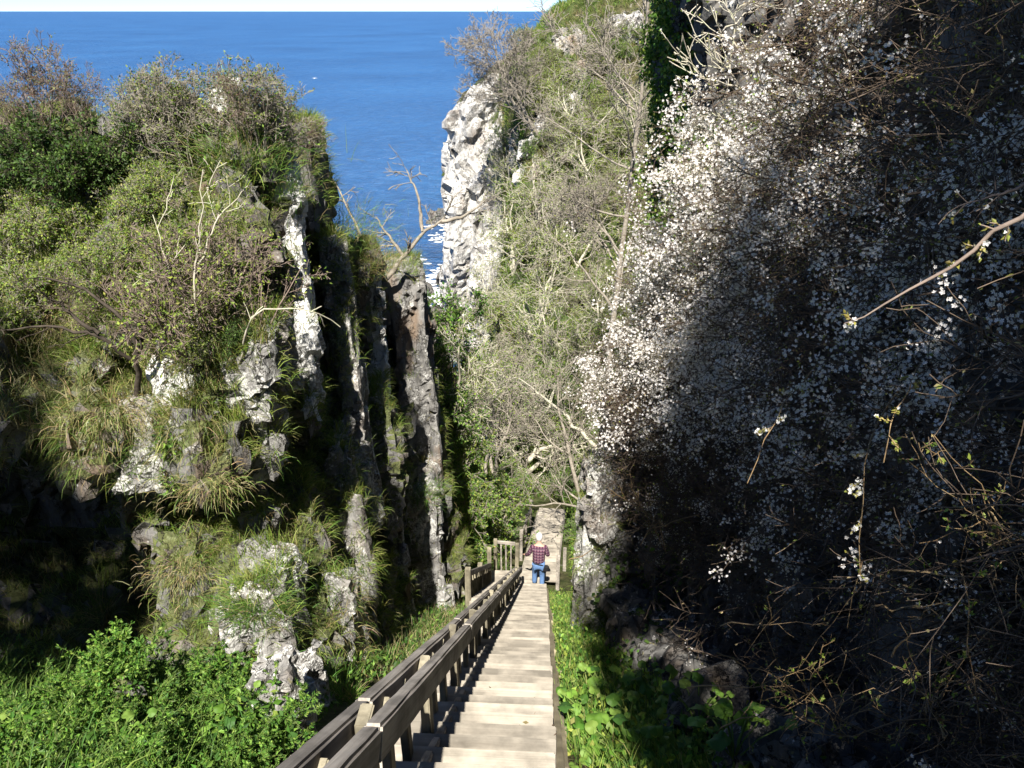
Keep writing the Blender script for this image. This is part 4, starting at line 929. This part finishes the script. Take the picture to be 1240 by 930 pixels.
for px, py, lab in ((58, 886, 'small yellow flower low in the leafy patch'), (36, 765+3, 'single round pale green leaf plant at the edge of the dark recess')):
    p = hit(px, py); o = thing('wild_flower', lab, 'flower', p+np.array([0, -.15, .1])); r = np.random.default_rng(5)
    V, F, c = flowers(np.zeros((5, 3))+r.normal(0, .012, (5, 3)), r.normal(size=(5, 3))*.4+[0, -.7, .7], .05, r)
    part('petals', V, F, M['leaf'], o, c*0+((.65, .42, .02) if 'yellow' in lab else (.2, .4, .12)))
    V, F = tubes([(polyline([(0, 0, 0), (0, .03, -.15), (0, .06, -.4)], 6, .004)[None], np.full((1, 6), .0025), 3)]); part('stem', V, F, M['stem'], o)
# ---------------------------------------------------------------- right side: weeds beside the stairs, broad leaves, ivy
rng = np.random.default_rng(404)
wst = lambda P, N: (P[:, 0] > .2)*(P[:, 0] < 1.6)*(P[:, 1] > 1.5)*(P[:, 1] < 17)*ss((fbm(P*.9, 2, 3)+.5)/.4)*np.clip(7/P[:, 1], .5, 2)
p, N = scatter(GV, GFc, 13000, rng, wst)
a = leaves(p+np.abs(rng.normal(0, .13, p.shape))*[.2, .2, 1], N, .06, rng, LUSH+YG, .6)
p, N = scatter(GV, GFc, 9000, rng, wst); b_ = blades(p, N+[-.2, -.1, .2], .26, .007, rng, LUSH+TURF, 1., .3)
p, N = scatter(GV, GFc, 26000, rng, lambda P, N: (((P[:, 0] > .75)*(P[:, 0] < 3)) | ((P[:, 0] < -1.75)*(P[:, 0] > -3.3)))*(P[:, 1] > 16)*(P[:, 1] < 27)); 
c_ = leaves(p+np.abs(rng.normal(0, .3, p.shape))*[.3, .3, 1], N, .09, rng, LUSH+YG+GR, .6)
V, Fs, c = joinm([a, b_, c_]); tag(part('undergrowth', V, Fs, M['leaf'], None, c), 'sunlit weeds and grass in the strip right of the stairs', None, None, 'stuff')
def broad(seed, n=16, s=.062):
    """rosette of big rounded leaves on stalks"""
    r = np.random.default_rng(seed); Vs, Fs, Cs, o = [], [], [], 0; st = []
    for k in range(n):
        a = r.uniform(0, 6.28); d = r.uniform(.05, .3); h = r.uniform(.12, .34); c = np.array([math.cos(a)*d, math.sin(a)*d, h]); st.append(polyline([(0, 0, 0), c*[.5, .5, .7], c], 5, .004, r))
        rad = s*r.uniform(.6, 1.15); m = 18; th = np.linspace(0, 2*math.pi, m, endpoint=False)
        lob = (1-.42*np.exp(-((th-math.pi)/.35)**2))*(1+.05*np.cos(th*7))
        out_ = np.stack([np.cos(th)*rad*lob, np.sin(th)*rad*.92*lob, .18*rad*np.cos(3*th+r.uniform(0, 6))-.18*rad], 1); mid = out_*.55+[0, 0, .1*rad]
        T = np.array(Euler((r.normal(0, .3), r.normal(0, .3), a)).to_matrix()); V = np.concatenate([[[0, 0, 0]], mid, out_])@T.T+c
        i = np.arange(m); j = (i+1) % m
        Fs.append(np.concatenate([np.stack([0*i, 1+i, 1+j, 1+j], 1)[:, :3]])+o); Fs.append(np.stack([1+i, 1+m+i, 1+m+j], 1)+o); Fs.append(np.stack([1+i, 1+m+j, 1+j], 1)+o)
        Vs.append(V); Cs.append(np.repeat(tint(1, LUSH+[(.2, .34, .06)], r), len(V), 0)); o += len(V)
    t_ = thing('broad_leaf_plant', '', 'plant'); V, F = tubes([(np.stack(st), np.full((n, 5), .005), 4)]); part('stalks', V, F, M['stem'], t_)
    part('leaves', np.concatenate(Vs), np.concatenate(Fs), M['leaf'], t_, np.concatenate(Cs), True); return t_
br = [broad(41), broad(42, 18, .052)]
GB = 'broad-leaved plants beside the stairs'
for k, (px, py) in enumerate(((720, 880), (755, 905), (700, 915), (780, 890), (740, 850), (790, 925), (830, 905), (860, 925), (715, 845), (800, 860), (765, 930), (690, 880), (775, 860), (845, 870), (890, 915))):
    lit = px < 790
    o = put(br[k % 2], px, py, rng.uniform(.8, 1.25), 'bright broad-leaved plant in the sunlit corner right of the stairs' if lit else 'broad-leaved plant in deep shade at the foot of the right wall'); o['group'] = GB if lit else 'broad-leaved plants in the shade'
for k, (px, py) in enumerate(((40, 905), (150, 925), (290, 890))):
    o = put(br[k % 2], px, py, rng.uniform(.7, 1.1), 'low round-leaved plant among the ferny herbs below the outcrop'); o['group'] = 'round-leaved plants below the outcrop'; o.location.z += .1
def ivy(name, label, V, F, n, size, w, pal, r, lift=.06):
    p, N = scatter(V, F, n, r, w); o = p.mean(0); t_ = thing(name, label, 'ivy', o)
    V, F_, c = leaves(p-o+N*r.uniform(0, lift, (n, 1)), N*.4+[0, 0, -.5], size, r, pal, .85, .4, .2); part('leaves', V, F_, M['leaf'], t_, c)
    return t_
ivy('ivy', 'dense ivy clothing the edge of the high rock wall below the hilltop', RV, RF, 26000, .065, lambda P, N: (P[:, 1] > 10.4)*(P[:, 2] > -4.5)*(P[:, 2] < 1.2)*(P[:, 0] < 3.2)*ss((fbm(P*.7, 3, 8)+.3)/.2)*(N[:, 0] < .2)*(N[:, 1] < .5), GR+YG+LUSH, rng, .25)
ivy('ivy', 'dark ivy patch in shade at the foot of the right wall', RV, RF, 5000, .08, lambda P, N: (P[:, 1] > 3)*(P[:, 1] < 10)*(P[:, 0] < 1.7)*(P[:, 2] < -4)*ss((fbm(P*.9, 3, 18)+.02)/.15), DG+GR, rng)
ivy('ivy', 'small ivy growth climbing behind the lit stone edge', RV, RF, 4500, .08, lambda P, N: (P[:, 1] > 9)*(P[:, 1] < 12.5)*(P[:, 2] < -4.0)*(P[:, 0] < 2.4)*ss((fbm(P*.9, 3, 28)+.1)/.2), GR+LUSH, rng)

# ---------------------------------------------------------------- blackthorn in flower along the right wall
def shell(u, w):
    """face of the thicket: u along the wall (0 near, 1 far), w from bottom to top"""
    x = np.interp(u, [0, .35, .7, 1], [1.75, 1.7, 1.4, 1.0]); y = 1.2+8.6*u
    zb = np.interp(u, [0, .3, .7, 1], [-3.3, -4.6, -6.2, -6.6]); zt = np.interp(u, [0, .35, .75, 1], [1.5, 1.0, -.5, -2.4])
    return np.stack([x+.35*np.abs(w-.45)**1.2*1.5+.12*np.sin(u*23+w*7), y, zb+(zt-zb)*w], -1)
def blackthorn(label, u0, u1, w0, w1, n, seed, fl, lf, fsize=.017, bare=.0, out_=.9):
    r = np.random.default_rng(seed); u = r.uniform(u0, u1, n); w = r.uniform(w0, w1, n); tip = shell(u, w); tip = tip+np.stack([.42*fbm(tip*1.1, 2, 71), .1*fbm(tip, 2, 72), .2*fbm(tip*1.1, 2, 73)], 1)
    S = tip+np.stack([r.uniform(.6, 1.1, n), r.normal(0, .3, n), r.normal(.05, .3, n)], 1)
    o = S.mean(0); D = nrm(tip-S)+r.normal(0, .25, (n, 3)); L = np.linalg.norm(tip-S, axis=1)*r.uniform(.8, 1.25, n)
    P = grow(S-o, D, L, 8, .13, r, (0, 0, -.02)); Rr = taper(r.uniform(.006, .014, n), 8, .35); G = [(P, Rr, 4)]
    for k, ln, wg, ang in ((5, .5, .16, (25, 60)), (5, .22, .16, (30, 70))):
        S2, D2, rb, tt, i = spawn(P, Rr, k, r, .3, 1, ang); P = grow(S2, D2+np.array([-.15, -.1, 0]), ln*r.uniform(.4, 1.2, len(S2)), 5, wg, r); Rr = taper(rb*.55, 5, .4); G.append((P, Rr, 3))
    t_ = thing('blackthorn_bush', label, 'bush', o, 'flowering blackthorn on the right wall')
    V, F = tubes([(a, np.maximum(b, .0024), s) for a, b, s in G]); part('branches', V, F, M['bark_thorn'], t_, smooth=True)
    dens = lambda p: ss((fbm((p+o)*1.5, 3, 61)+.06+bare)/.16)
    k = int(fl/9); p, d = on_twigs(G, k*2, r, .1); p = p[r.random(len(p)) < dens(p)][:k]       # blossom sits in clusters along the twigs
    m = np.minimum(r.geometric(.11, len(p)), 34); i = np.repeat(np.arange(len(p)), m); p = p[i]+r.normal(0, 1, (len(i), 3))*(fsize*(.75+.05*m[i]))[:, None]
    V, F, c = flowers(p, r.normal(size=p.shape)*.7+[-.5, -.6, .3], fsize, r); part('blossoms', V, F, M['petal'], t_, c*np.array([1., .965, .955]))
    p, d = on_twigs(G, lf, r, .3); V, F, c = leaves(p, d, .022, r, [(.3, .3, .07), (.22, .26, .06), (.36, .3, .14)], .5); part('leaves', V, F, M['leaf'], t_, c)
    return t_
M['bark_thorn'] = bark_mat('thorn_bark', (.07, .05, .035), (.2, .15, .11))
blackthorn('flowering blackthorn closest to the viewer, in shade at the picture edge, with scattered blossoms', 0, .3, .35, 1, 170, 51, 8000, 6000, .016, -.08)
blackthorn('lowest blackthorn growth, mostly bare dark twigs above the shaded wall foot', .02, .55, 0, .4, 170, 52, 2000, 3000, .016, -.12)
blackthorn('blackthorn hanging thick with blossom in the middle of the wall', .25, .62, .3, .75, 190, 53, 18000, 5000, .021, .05)
blackthorn('high blackthorn crown above the middle of the wall, half in sun', .25, .7, .65, 1.05, 180, 54, 11000, 8000, .018, -.02)
blackthorn('sunlit blackthorn white with blossom beside the ivy tower', .6, 1.02, .4, 1.0, 210, 55, 36000, 5000, .031, .2)
blackthorn('far end of the blackthorn above the lit stone edge, few blossoms', .62, 1.02, .05, .45, 150, 56, 5000, 3500, .02, -.05)
# stray shoots that reach out of the thicket into the sun
def shoot(label, pts, r0, seed, bark='cane', fl=60, nl=40, sub=((6, .09, .1, (35, 60), (0, 0, 0), .1),), name='blackthorn_shoot'):
    return wand(name, label, 'branch', [pxl(*pts)], r0, bark, sub=sub, rmin=.0022, nl=nl, ls=.018, pal=[(.3, .3, .07), (.4, .34, .12)], fl=fl, seed=seed, n=10, wob=.006)
shoot('long pale bare shoot crossing the dark thicket toward the picture edge', ((1260, 244, 2.05), (1180, 300, 2.08), (1110, 346, 2.1), (1022, 392, 2.15)), .0075, 11, 'bark_red', 24, 70, ((9, .05, .1, (35, 70), (0, 0, 0), .05),))
shoot('second thin shoot above the long pale one, at the picture edge', ((1250, 222, 2.3), (1200, 236, 2.3), (1160, 250, 2.35)), .006, 12, 'bark_red', 8, 10)
shoot('hanging shoot with yellow buds below the brightest blossom cluster', ((1090, 470, 3.5), (1050, 540, 3.0), (1045, 620, 2.85), (1040, 680, 2.85), (1026, 760, 2.85)), .0045, 13, 'cane', 110, 120)
shoot('short budding shoot in front of the brightest blossom cluster', ((990, 440, 3.9), (950, 490, 3.35), (925, 540, 3.1), (905, 585, 3.1)), .005, 14, 'cane', 90, 100)
shoot('upright budding shoot hanging dark in the right part of the thicket', ((1115, 440, 3.0), (1085, 500, 2.55), (1075, 530, 2.5), (1070, 560, 2.5)), .003, 15, 'cane', 10, 90)
for k, (pts, lab) in enumerate(((((872, 758, 3.4), (920, 755, 3.3), (1000, 754, 3.2)), 'straight pale cane sticking out level above the shaded wall'), (((832, 833, 3.2), (890, 831, 3.1), (960, 830, 3.0)), 'straight pale cane sticking out level, lower than the first'),
  (((868, 790, 3.1), (905, 805, 3.1), (945, 822, 3.0)), 'pale cane slanting down to the bramble fork'), (((868, 888, 3.0), (905, 868, 2.95), (965, 862, 2.9)), 'lowest pale cane curving over the wall foot'), (((1080, 795, 2.4), (1110, 750, 2.35), (1128, 735, 2.3)), 'short brown cane beside the forked red ones'),
  (((1080, 690, 2.4), (1140, 692, 2.35), (1235, 708, 2.3)), 'pale level cane running to the picture edge'), (((1055, 735, 2.4), (1110, 738, 2.4), (1150, 728, 2.35)), 'thin pale cane just under the level one'))):
    wand('bramble_cane', lab, 'bramble cane', [pxl(*pts)], .0045, 'cane', sub=((4, .1, .1, (35, 60), (0, 0, 0), .2),), rmin=.002, seed=20+k, n=9, wob=.008)
r_ = np.random.default_rng(77)
for k, (cx, cy_, Y, rad, lab) in enumerate(((965, 830, 2.95, 75, 'sunlit tangle of thin brown brambles low on the right'), (1190, 640, 2.2, 80, 'reddish bramble tangle at the picture edge'), (785, 625, 6.5, 45, 'dry bramble tangle hanging beside the lit stone edge'), (1010, 880, 2.7, 60, 'brown bramble stems at the very bottom of the thicket'), (1120, 860, 2.3, 70, 'dim bramble tangle in the lower corner of the thicket'))):
    L = [pxl((cx+rad*.3, cy_+rad*.2, Y+.15), (cx+r_.normal(0, rad*.4), cy_+r_.normal(0, rad*.4), Y), (cx+r_.normal(0, rad*1.), cy_+r_.normal(0, rad*.9), Y-r_.uniform(0, .15))) for _ in range(7)]
    wand('bramble', lab, 'bramble', L, .0036 if k != 2 else .008, 'cane', sub=((3, .16, .12, (30, 60), (0, 0, 0), .2), (2, .06, .12, (30, 60), (0, 0, 0), .2)), rmin=.0016 if k != 2 else .004, nl=120, ls=.02, pal=YG, seed=30+k, n=9, wob=.01)
for k, (pts, lab) in enumerate(((((905, 60, 7.5), (870, 40, 7.5), (925, 5, 7.5)), 'bare twigs sticking out left at the top of the thicket'), (((900, 110, 7.5), (860, 95, 7.4), (815, 72, 7.4)), 'pale bare twig reaching over the ivy'), (((890, 240, 8), (860, 200, 8), (832, 190, 8)), 'pale upright bare twigs in front of the dark rock tower'), (((905, 215, 8), (880, 185, 8), (855, 160, 8)), 'second spray of bare twigs in front of the rock tower'))):
    wand('bare_twig', lab, 'twig', [pxl(*pts), pxl(pts[0], (pts[1][0]+12, pts[1][1]-25, pts[1][2]), (pts[2][0]+25, pts[2][1]-30, pts[2][2]))], .012, 'bark_pale', sub=((6, .4, .1, (25, 55), (-.03, 0, .06), .2), (3, .18, .12, (25, 50), (0, 0, .04), .2)), rmin=.005, seed=40+k, n=9, fl=25, nl=20)
# ---------------------------------------------------------------- trees and scrub in the gully and on the hillside
rng = np.random.default_rng(505)
def tree(name, label, base, H, r0, lean, levels, bark, seed, nl=0, ls=.06, pal=YG, rmin=.008, trunks=1, wig=.07, group=None, tr0=.35, t0s=None, cat='tree'):
    r = np.random.default_rng(seed); a = r.uniform(0, 6.28, trunks); sp = .0 if trunks == 1 else .45
    D = np.array(lean)[None]+np.stack([np.cos(a)*sp, np.sin(a)*sp, 0*a], 1)
    P = grow(np.zeros((trunks, 3))-[0, 0, .3], D, np.full(trunks, H)*(r.uniform(.75, 1.05, trunks) if trunks > 1 else 1), 14, wig, r, (0, 0, .03)); Rr = taper(np.full(trunks, r0), 14, .22)
    o = thing(name, label, cat, base, group)
    V, F = tubes([(P, Rr, 9)]); part('trunk', V, F, M[bark], o, smooth=True)
    G = []
    for k, L, wg, ang, trop, t0 in levels:
        S, D, rb, tt, i = spawn(P, Rr, k, r, t0, 1, ang); n = 8 if L > 1.5 else 5
        P = grow(S, D, L*r.uniform(.5, 1.15, len(S))*(1.15-.5*tt), n, wg, r, trop); Rr = taper(rb*.55, n, .3); G.append((P, Rr, 5 if L > 1.5 else 3))
    V, F = tubes([(a, np.maximum(b, rmin), s) for a, b, s in G]); part('branches', V, F, M[bark], o, smooth=True)
    if nl:
        p, d = on_twigs(G, nl, r); p = p+r.normal(0, .08, p.shape); V, F, c = leaves(p, d, ls, r, pal, .6); part('crown', V, F, M['leaf'], o, c)
    return o
TL = [(13, 3.6, .13, (35, 75), (0, 0, .03), .2), (6, 1.9, .16, (30, 60), (0, 0, .04), .2), (5, .9, .18, (25, 60), (0, 0, .02), .2), (3, .4, .2, (25, 60), (0, 0, 0), .2)]
def gpt(px, Y):
    p = at(px, 465, Y); return np.array([p[0], Y, ground_z(np.array([p[0]]), np.array([Y]))[0]])
# the tall grey tree: its foot on the slope behind the blackthorn
b = at(738, 330, 23.); b[2] = down(b[0], 23., [0]); H = 2.6-b[2]
tree('bare_tree', 'tall grey leafless tree with spreading crown in front of the hillside', b, H, .135, (-.02, .02, 1), [(22, 4.4, .13, (40, 75), (0, 0, .045), .35), (7, 1.9, .17, (30, 60), (0, 0, .04), .2), (6, .9, .19, (25, 60), (0, 0, .02), .2), (4, .4, .2, (25, 60), (0, 0, 0), .2)], 'bark_grey', 61, 900, .05, YG, .008, wig=.035)
b = hit(655, 165, [0])
tree('bare_tree', 'leafless tree on the hillside whose fine twigs stand against the sea above the white cliff', b, 7.5, .16, (-.35, 0, 1), [(16, 4., .13, (30, 75), (-.03, 0, .04), .3), *TL[1:]], 'bark_grey', 62, 0, rmin=.014, wig=.08, trunks=2)
b = gpt(628, 31)
TM2 = [(9, 2.8, .16, (35, 75), (0, 0, 0), .3), (5, 1.5, .18, (30, 60), (0, 0, .02), .2), (4, .7, .2, (25, 60), (0, 0, .02), .2), (3, .35, .2, (25, 60), (0, 0, 0), .2)]
tree('bare_tree', 'pale many-stemmed leafless tree in the middle of the gully', b, 6.0, .13, (.0, 0, 1), TM2, 'bark_pale', 63, 4200, .07, YG+LUSH, .010, 4, .12)
b = gpt(600, 30)
tree('bare_tree', 'low wide pale tree left of the many-stemmed one', b, 5.0, .1, (-.3, 0, 1), TM2, 'bark_grey', 64, 4200, .07, YG+LUSH, .010, 4, .14)
b = at(742, 500, 21.); b[2] = down(b[0], 21., [0])
tree('bare_tree', 'thin dark tree close behind the lit stone edge', b, 7.5, .1, (-.15, 0, 1), [(12, 2.2, .15, (35, 75), (0, 0, .02), .25), *TL[1:]], 'bark_grey', 65, 1800, .06, YG+GR, .007, 2, .09)
b = gpt(548, 19.5); 
tree('bare_tree', 'small dark thin-stemmed tree at the foot of the pillars, left of the landing', b, 3.6, .06, (.05, 0, 1), [(8, 1.2, .14, (30, 60), (0, 0, .06), .3), (5, .6, .16, (25, 60), (0, 0, .03), .2), (4, .3, .18, (25, 60), (0, 0, 0), .2)], 'bark_dark', 66, 900, .04, YG, .006, 1, .09)
# fallen trunk and pale crooked boughs
def log(label, a, b, r0, bark='bark_pale', seed=0): return wand('fallen_trunk', label, 'fallen trunk', [[np.array(a), (np.array(a)+np.array(b))/2+[0, 0, .2], np.array(b)]], r0, bark, sub=((5, .8, .15, (30, 70), (0, 0, .03), .2),), rmin=.008, seed=seed, n=12, wob=.05)
log('pale fallen trunk slanting across the gully behind the lower steps', at(640, 558, 29), at(668, 540, 29), .13, seed=51)
log('long thin leaning trunk from the lit stone edge up into the gully', at(722, 542, 20), at(628, 458, 24), .07, seed=52)
log('pale bough lying over the leaves left of the lower steps', at(590, 530, 26), at(556, 545, 26), .07, seed=53)
# round bushes beside the lower steps and through the gully
B3 = [(7, .9, .16, (30, 65), (0, 0, .03), .2), (6, .45, .18, (25, 60), (0, 0, .02), .2), (4, .22, .2, (25, 60), (0, 0, 0), .2)]
sal = shrub_kind('sallow_bush', '', 'bush', 71, 9, 1.7, .035, B3, 9000, .07, YG+LUSH, 'bark_grey', 1., .006)
scr = shrub_kind('scrub_bush', '', 'bush', 72, 10, 1.6, .03, B3, 7500, .065, YG+YG+OLIVE, 'bark_grey', 1., .006)
brs = shrub_kind('bare_scrub', '', 'bush', 73, 11, 1.7, .03, B3, 2600, .055, YG+OLIVE, 'bark_grey', .9, .006)
grn = shrub_kind('green_bush', '', 'bush', 74, 9, 1.3, .025, B3, 8000, .07, LUSH+GR, 'bark_grey', 1., .005)
for pr, px, py, s, lab in ((sal, 590, 655, 1.25, 'round yellow-green bush just left of the lower steps'), (sal, 560, 640, .95, 'yellow-green bush between the pillars and the round bush'), (sal, 622, 600, .9, 'yellow-green bush overhanging the top of the lower steps'), (grn, 600, 668, .7, 'fresh green bush at the foot of the round yellow-green one'), (grn, 700, 660, .6, 'fresh green bush between the lower steps and the stone edge'),
  (grn, 690, 600, .8, 'green bush where the lower steps disappear'), (grn, 520, 450, 1.4, 'dense green growth on the bank directly behind the brown pillar'), (grn, 530, 520, 1.2, 'green growth on the bank lower behind the brown pillar'), (sal, 545, 580, 1., 'yellow-green bush low on the bank behind the pillar'), (grn, 690, 520, 1.1, 'green bush under the thin dark tree'), (sal, 660, 560, 1.1, 'yellow-green bush behind the fallen trunk')):
    o = put(pr, px, py, s, lab, [0])
    if o is not None: o['group'] = 'bushes around the lower steps'
pal_t = tree('pale_tree', '', (0, 0, 0), 4.2, .09, (0, 0, 1), [(7, 2.2, .18, (35, 75), (0, 0, 0), .25), (5, 1.2, .2, (30, 65), (0, 0, .02), .2), (4, .55, .2, (25, 60), (0, 0, 0), .2)], 'bark_pale', 68, 2200, .075, YG, .010, 3, .13)
for k, (px, py, s) in enumerate(((585, 480, 1.1), (690, 460, 1.2), (650, 400, 1.2), (720, 420, 1.), (600, 400, 1.2), (560, 470, .9), (690, 340, 1.3), (620, 330, 1.3), (655, 290, 1.3), (720, 250, 1.3), (590, 440, .9), (640, 500, 1.), (700, 180, 1.2), (620, 240, 1.2), (770, 200, 1.2), (660, 450, 1.1), (540, 520, .8))):
    o = put(pal_t, px, py, s, 'crooked pale-limbed leafless small tree on the slope across the gully', [0])
    if o is not None: o['group'] = 'pale leafless trees in the gully'
for k, (px, Y, s, pr) in enumerate(((572, 46, 1.5, sal), (590, 44, 1.4, scr), (556, 42, 1.2, sal), (606, 47, 1.5, scr), (580, 50, 1.6, sal), (562, 52, 1.5, scr))):
    q = dup(pr, gpt(px, Y), k*1.3, s, 'leafy bush massed at the foot of the white cliff'); q['group'] = 'bushes at the foot of the white cliff'
r_ = np.random.default_rng(81); n = 0
for k in range(210):
    px, py = r_.uniform(548, 800), r_.uniform(30, 560)
    p = hit(px, py, [0])
    if p is None or p[1] < 25 or p[1] > 74: continue
    if p[2] > -4 and r_.random() < .45: continue
    pr = (scr, brs, grn if py > 150 else scr, sal, sal)[k % 5]; q = ('olive scrub bush on the slope across the gully', 'bare pale scrub on the slope across the gully', 'green leafy bush on the slope across the gully' if py > 150 else 'olive scrub bush on the slope across the gully', 'yellow-green scrub on the slope across the gully', 'yellow-green scrub on the slope across the gully')[k % 5]
    o = put(pr, px, py, r_.uniform(.7, 1.35)*(1 if p[1] < 45 else 1.15), q, [0]); o['group'] = q.replace('bush ', 'bushes ').replace(' scrub on', ' scrubs on'); n += 1
    if pr in (sal, grn) and p[1] > 40: o.scale = (.7,)*3
print('scrub', n)
p, N = scatter(GV, GFc, 90000, r_, lambda P, N: (P[:, 1] > 25)*(P[:, 1] < 72)*(P[:, 0] > -12)*(P[:, 0] < 14)*(P[:, 2] > -27)*ss((fbm(P*.35, 3, 55)+.35)/.4))
dry = fbm(p*.25, 3, 9) > .05; items = []
for m_, pal in ((dry, DRY+OLIVE), (~dry, TURF+YG+LUSH)): items.append(blades(p[m_], N[m_]*.5+[0, -.1, .6], .5, .035, r_, pal, .9, .35))
p, N = scatter(GV, GFc, 30000, r_, lambda P, N: (P[:, 1] > 16)*(P[:, 1] < 30)*(P[:, 0] > -6)*(P[:, 0] < 8)*(np.abs(P[:, 0]+.1) > 1.05)*ss((fbm(P*.5, 3, 56)+.4)/.4))
items.append(blades(p, N*.5+[0, -.1, .6], .35, .016, r_, LUSH+TURF, .9, .35))
V, Fs, c = joinm(items); tag(part('hillside_grass', V, Fs, M['grass'], None, c), 'rough olive and straw grass over the gully floor and hillside', None, None, 'stuff')
# unseen trees added behind the viewer to shade the right wall and left recess
CT = [(10, 2.6, .14, (40, 80), (0, 0, .02), .3), (6, 1.3, .16, (30, 60), (0, 0, .03), .25), (5, .6, .18, (30, 60), (0, 0, 0), .2)]
GAPS = [(at(965, 825, 2.95), .16), (at(1190, 640, 2.2), .13), (at(950, 530, 3.15), .26), (at(1010, 600, 2.9), .18), (at(1120, 335, 2.1), .16), (at(1190, 296, 2.1), .18), (at(1050, 372, 2.1), .13), (at(900, 755, 3.3), .07), (at(880, 833, 3.1), .07), (at(1130, 720, 2.35), .09), (at(1035, 700, 2.85), .13), (at(1060, 90, 4.5), .3), (at(960, 130, 6), .4)]
def shade_tree(x, y, x0, x1, z0, z1, n, seed, lab):
    """added out-of-view tree; its clumpy crown is shaped so its shadow edge falls where wanted"""
    r = np.random.default_rng(seed); q = np.stack([r.uniform(x0-2.4, x1, n*4), r.uniform(y-1.3, y+1.3, n*4), r.uniform(z0, z1+2.2, n*4)], 1)
    e = q[:, 0]*0-99 if x0 < -5 else np.maximum(x0, np.interp(q[:, 2], [4, 6.6, 9.7, 10.7, 12.4, 14.5], [.55, .42, -.02, .45, .8, 1.3]))
    f = fbm(q*.75, 3, seed); keep = (q[:, 0] < x1+.3*f)*(q[:, 0]+.35*f > e)*(f > -.45+.42*ss((q[:, 2]-z1+1.5)/3)+.9*ss((q[:, 2]-z1)/2.2))
    for tp, rd in GAPS:                              # gaps cut along the sun's line to light chosen twigs and blossom
        tt = (q[:, 1]-tp[1])/SUN.y; c0 = tp+tt[:, None]*np.array(SUN); keep &= np.hypot(q[:, 0]-c0[:, 0], (q[:, 2]-c0[:, 2])*.62) > rd
    q = q[keep][:n]; o = np.array([x, y, .3])
    t_ = tree('shade_caster_tree', lab, o, z1-1.5, .2, (0, 0, 1), CT, 'bark_grey', seed, rmin=.01, wig=.05)
    V, F, c = leaves(q-o, r.normal(size=q.shape), .21, r, GR, .7); part('crown', V, F, M['leaf'], t_, c)
shade_tree(1.2, -5.2, -3, 2.6, 1.4, 12.6, 9500, 91, 'unseen leafy tree added behind the viewer for its shade, nearest the stairs')
shade_tree(4.2, -5.0, 2.2, 7, 1.4, 13.2, 8500, 92, 'unseen leafy tree added behind the viewer for its shade, above the right wall')
shade_tree(-6.5, -5.1, -9, -4.85, 8.3, 9.6, 9000, 94, 'unseen leafy crown added behind the viewer to shade the left recess')
# every proto that was never placed goes away
for o in list(bpy.data.objects):
    if o.type == 'EMPTY' and 'used' in o.keys(): del o['used']
for o in list(bpy.data.objects):
    if o.parent is None and o.type == 'EMPTY' and o.get('label', '') == '' and 'label' in o.keys():
        for c in kids(o): bpy.data.objects.remove(c)
        bpy.data.objects.remove(o)
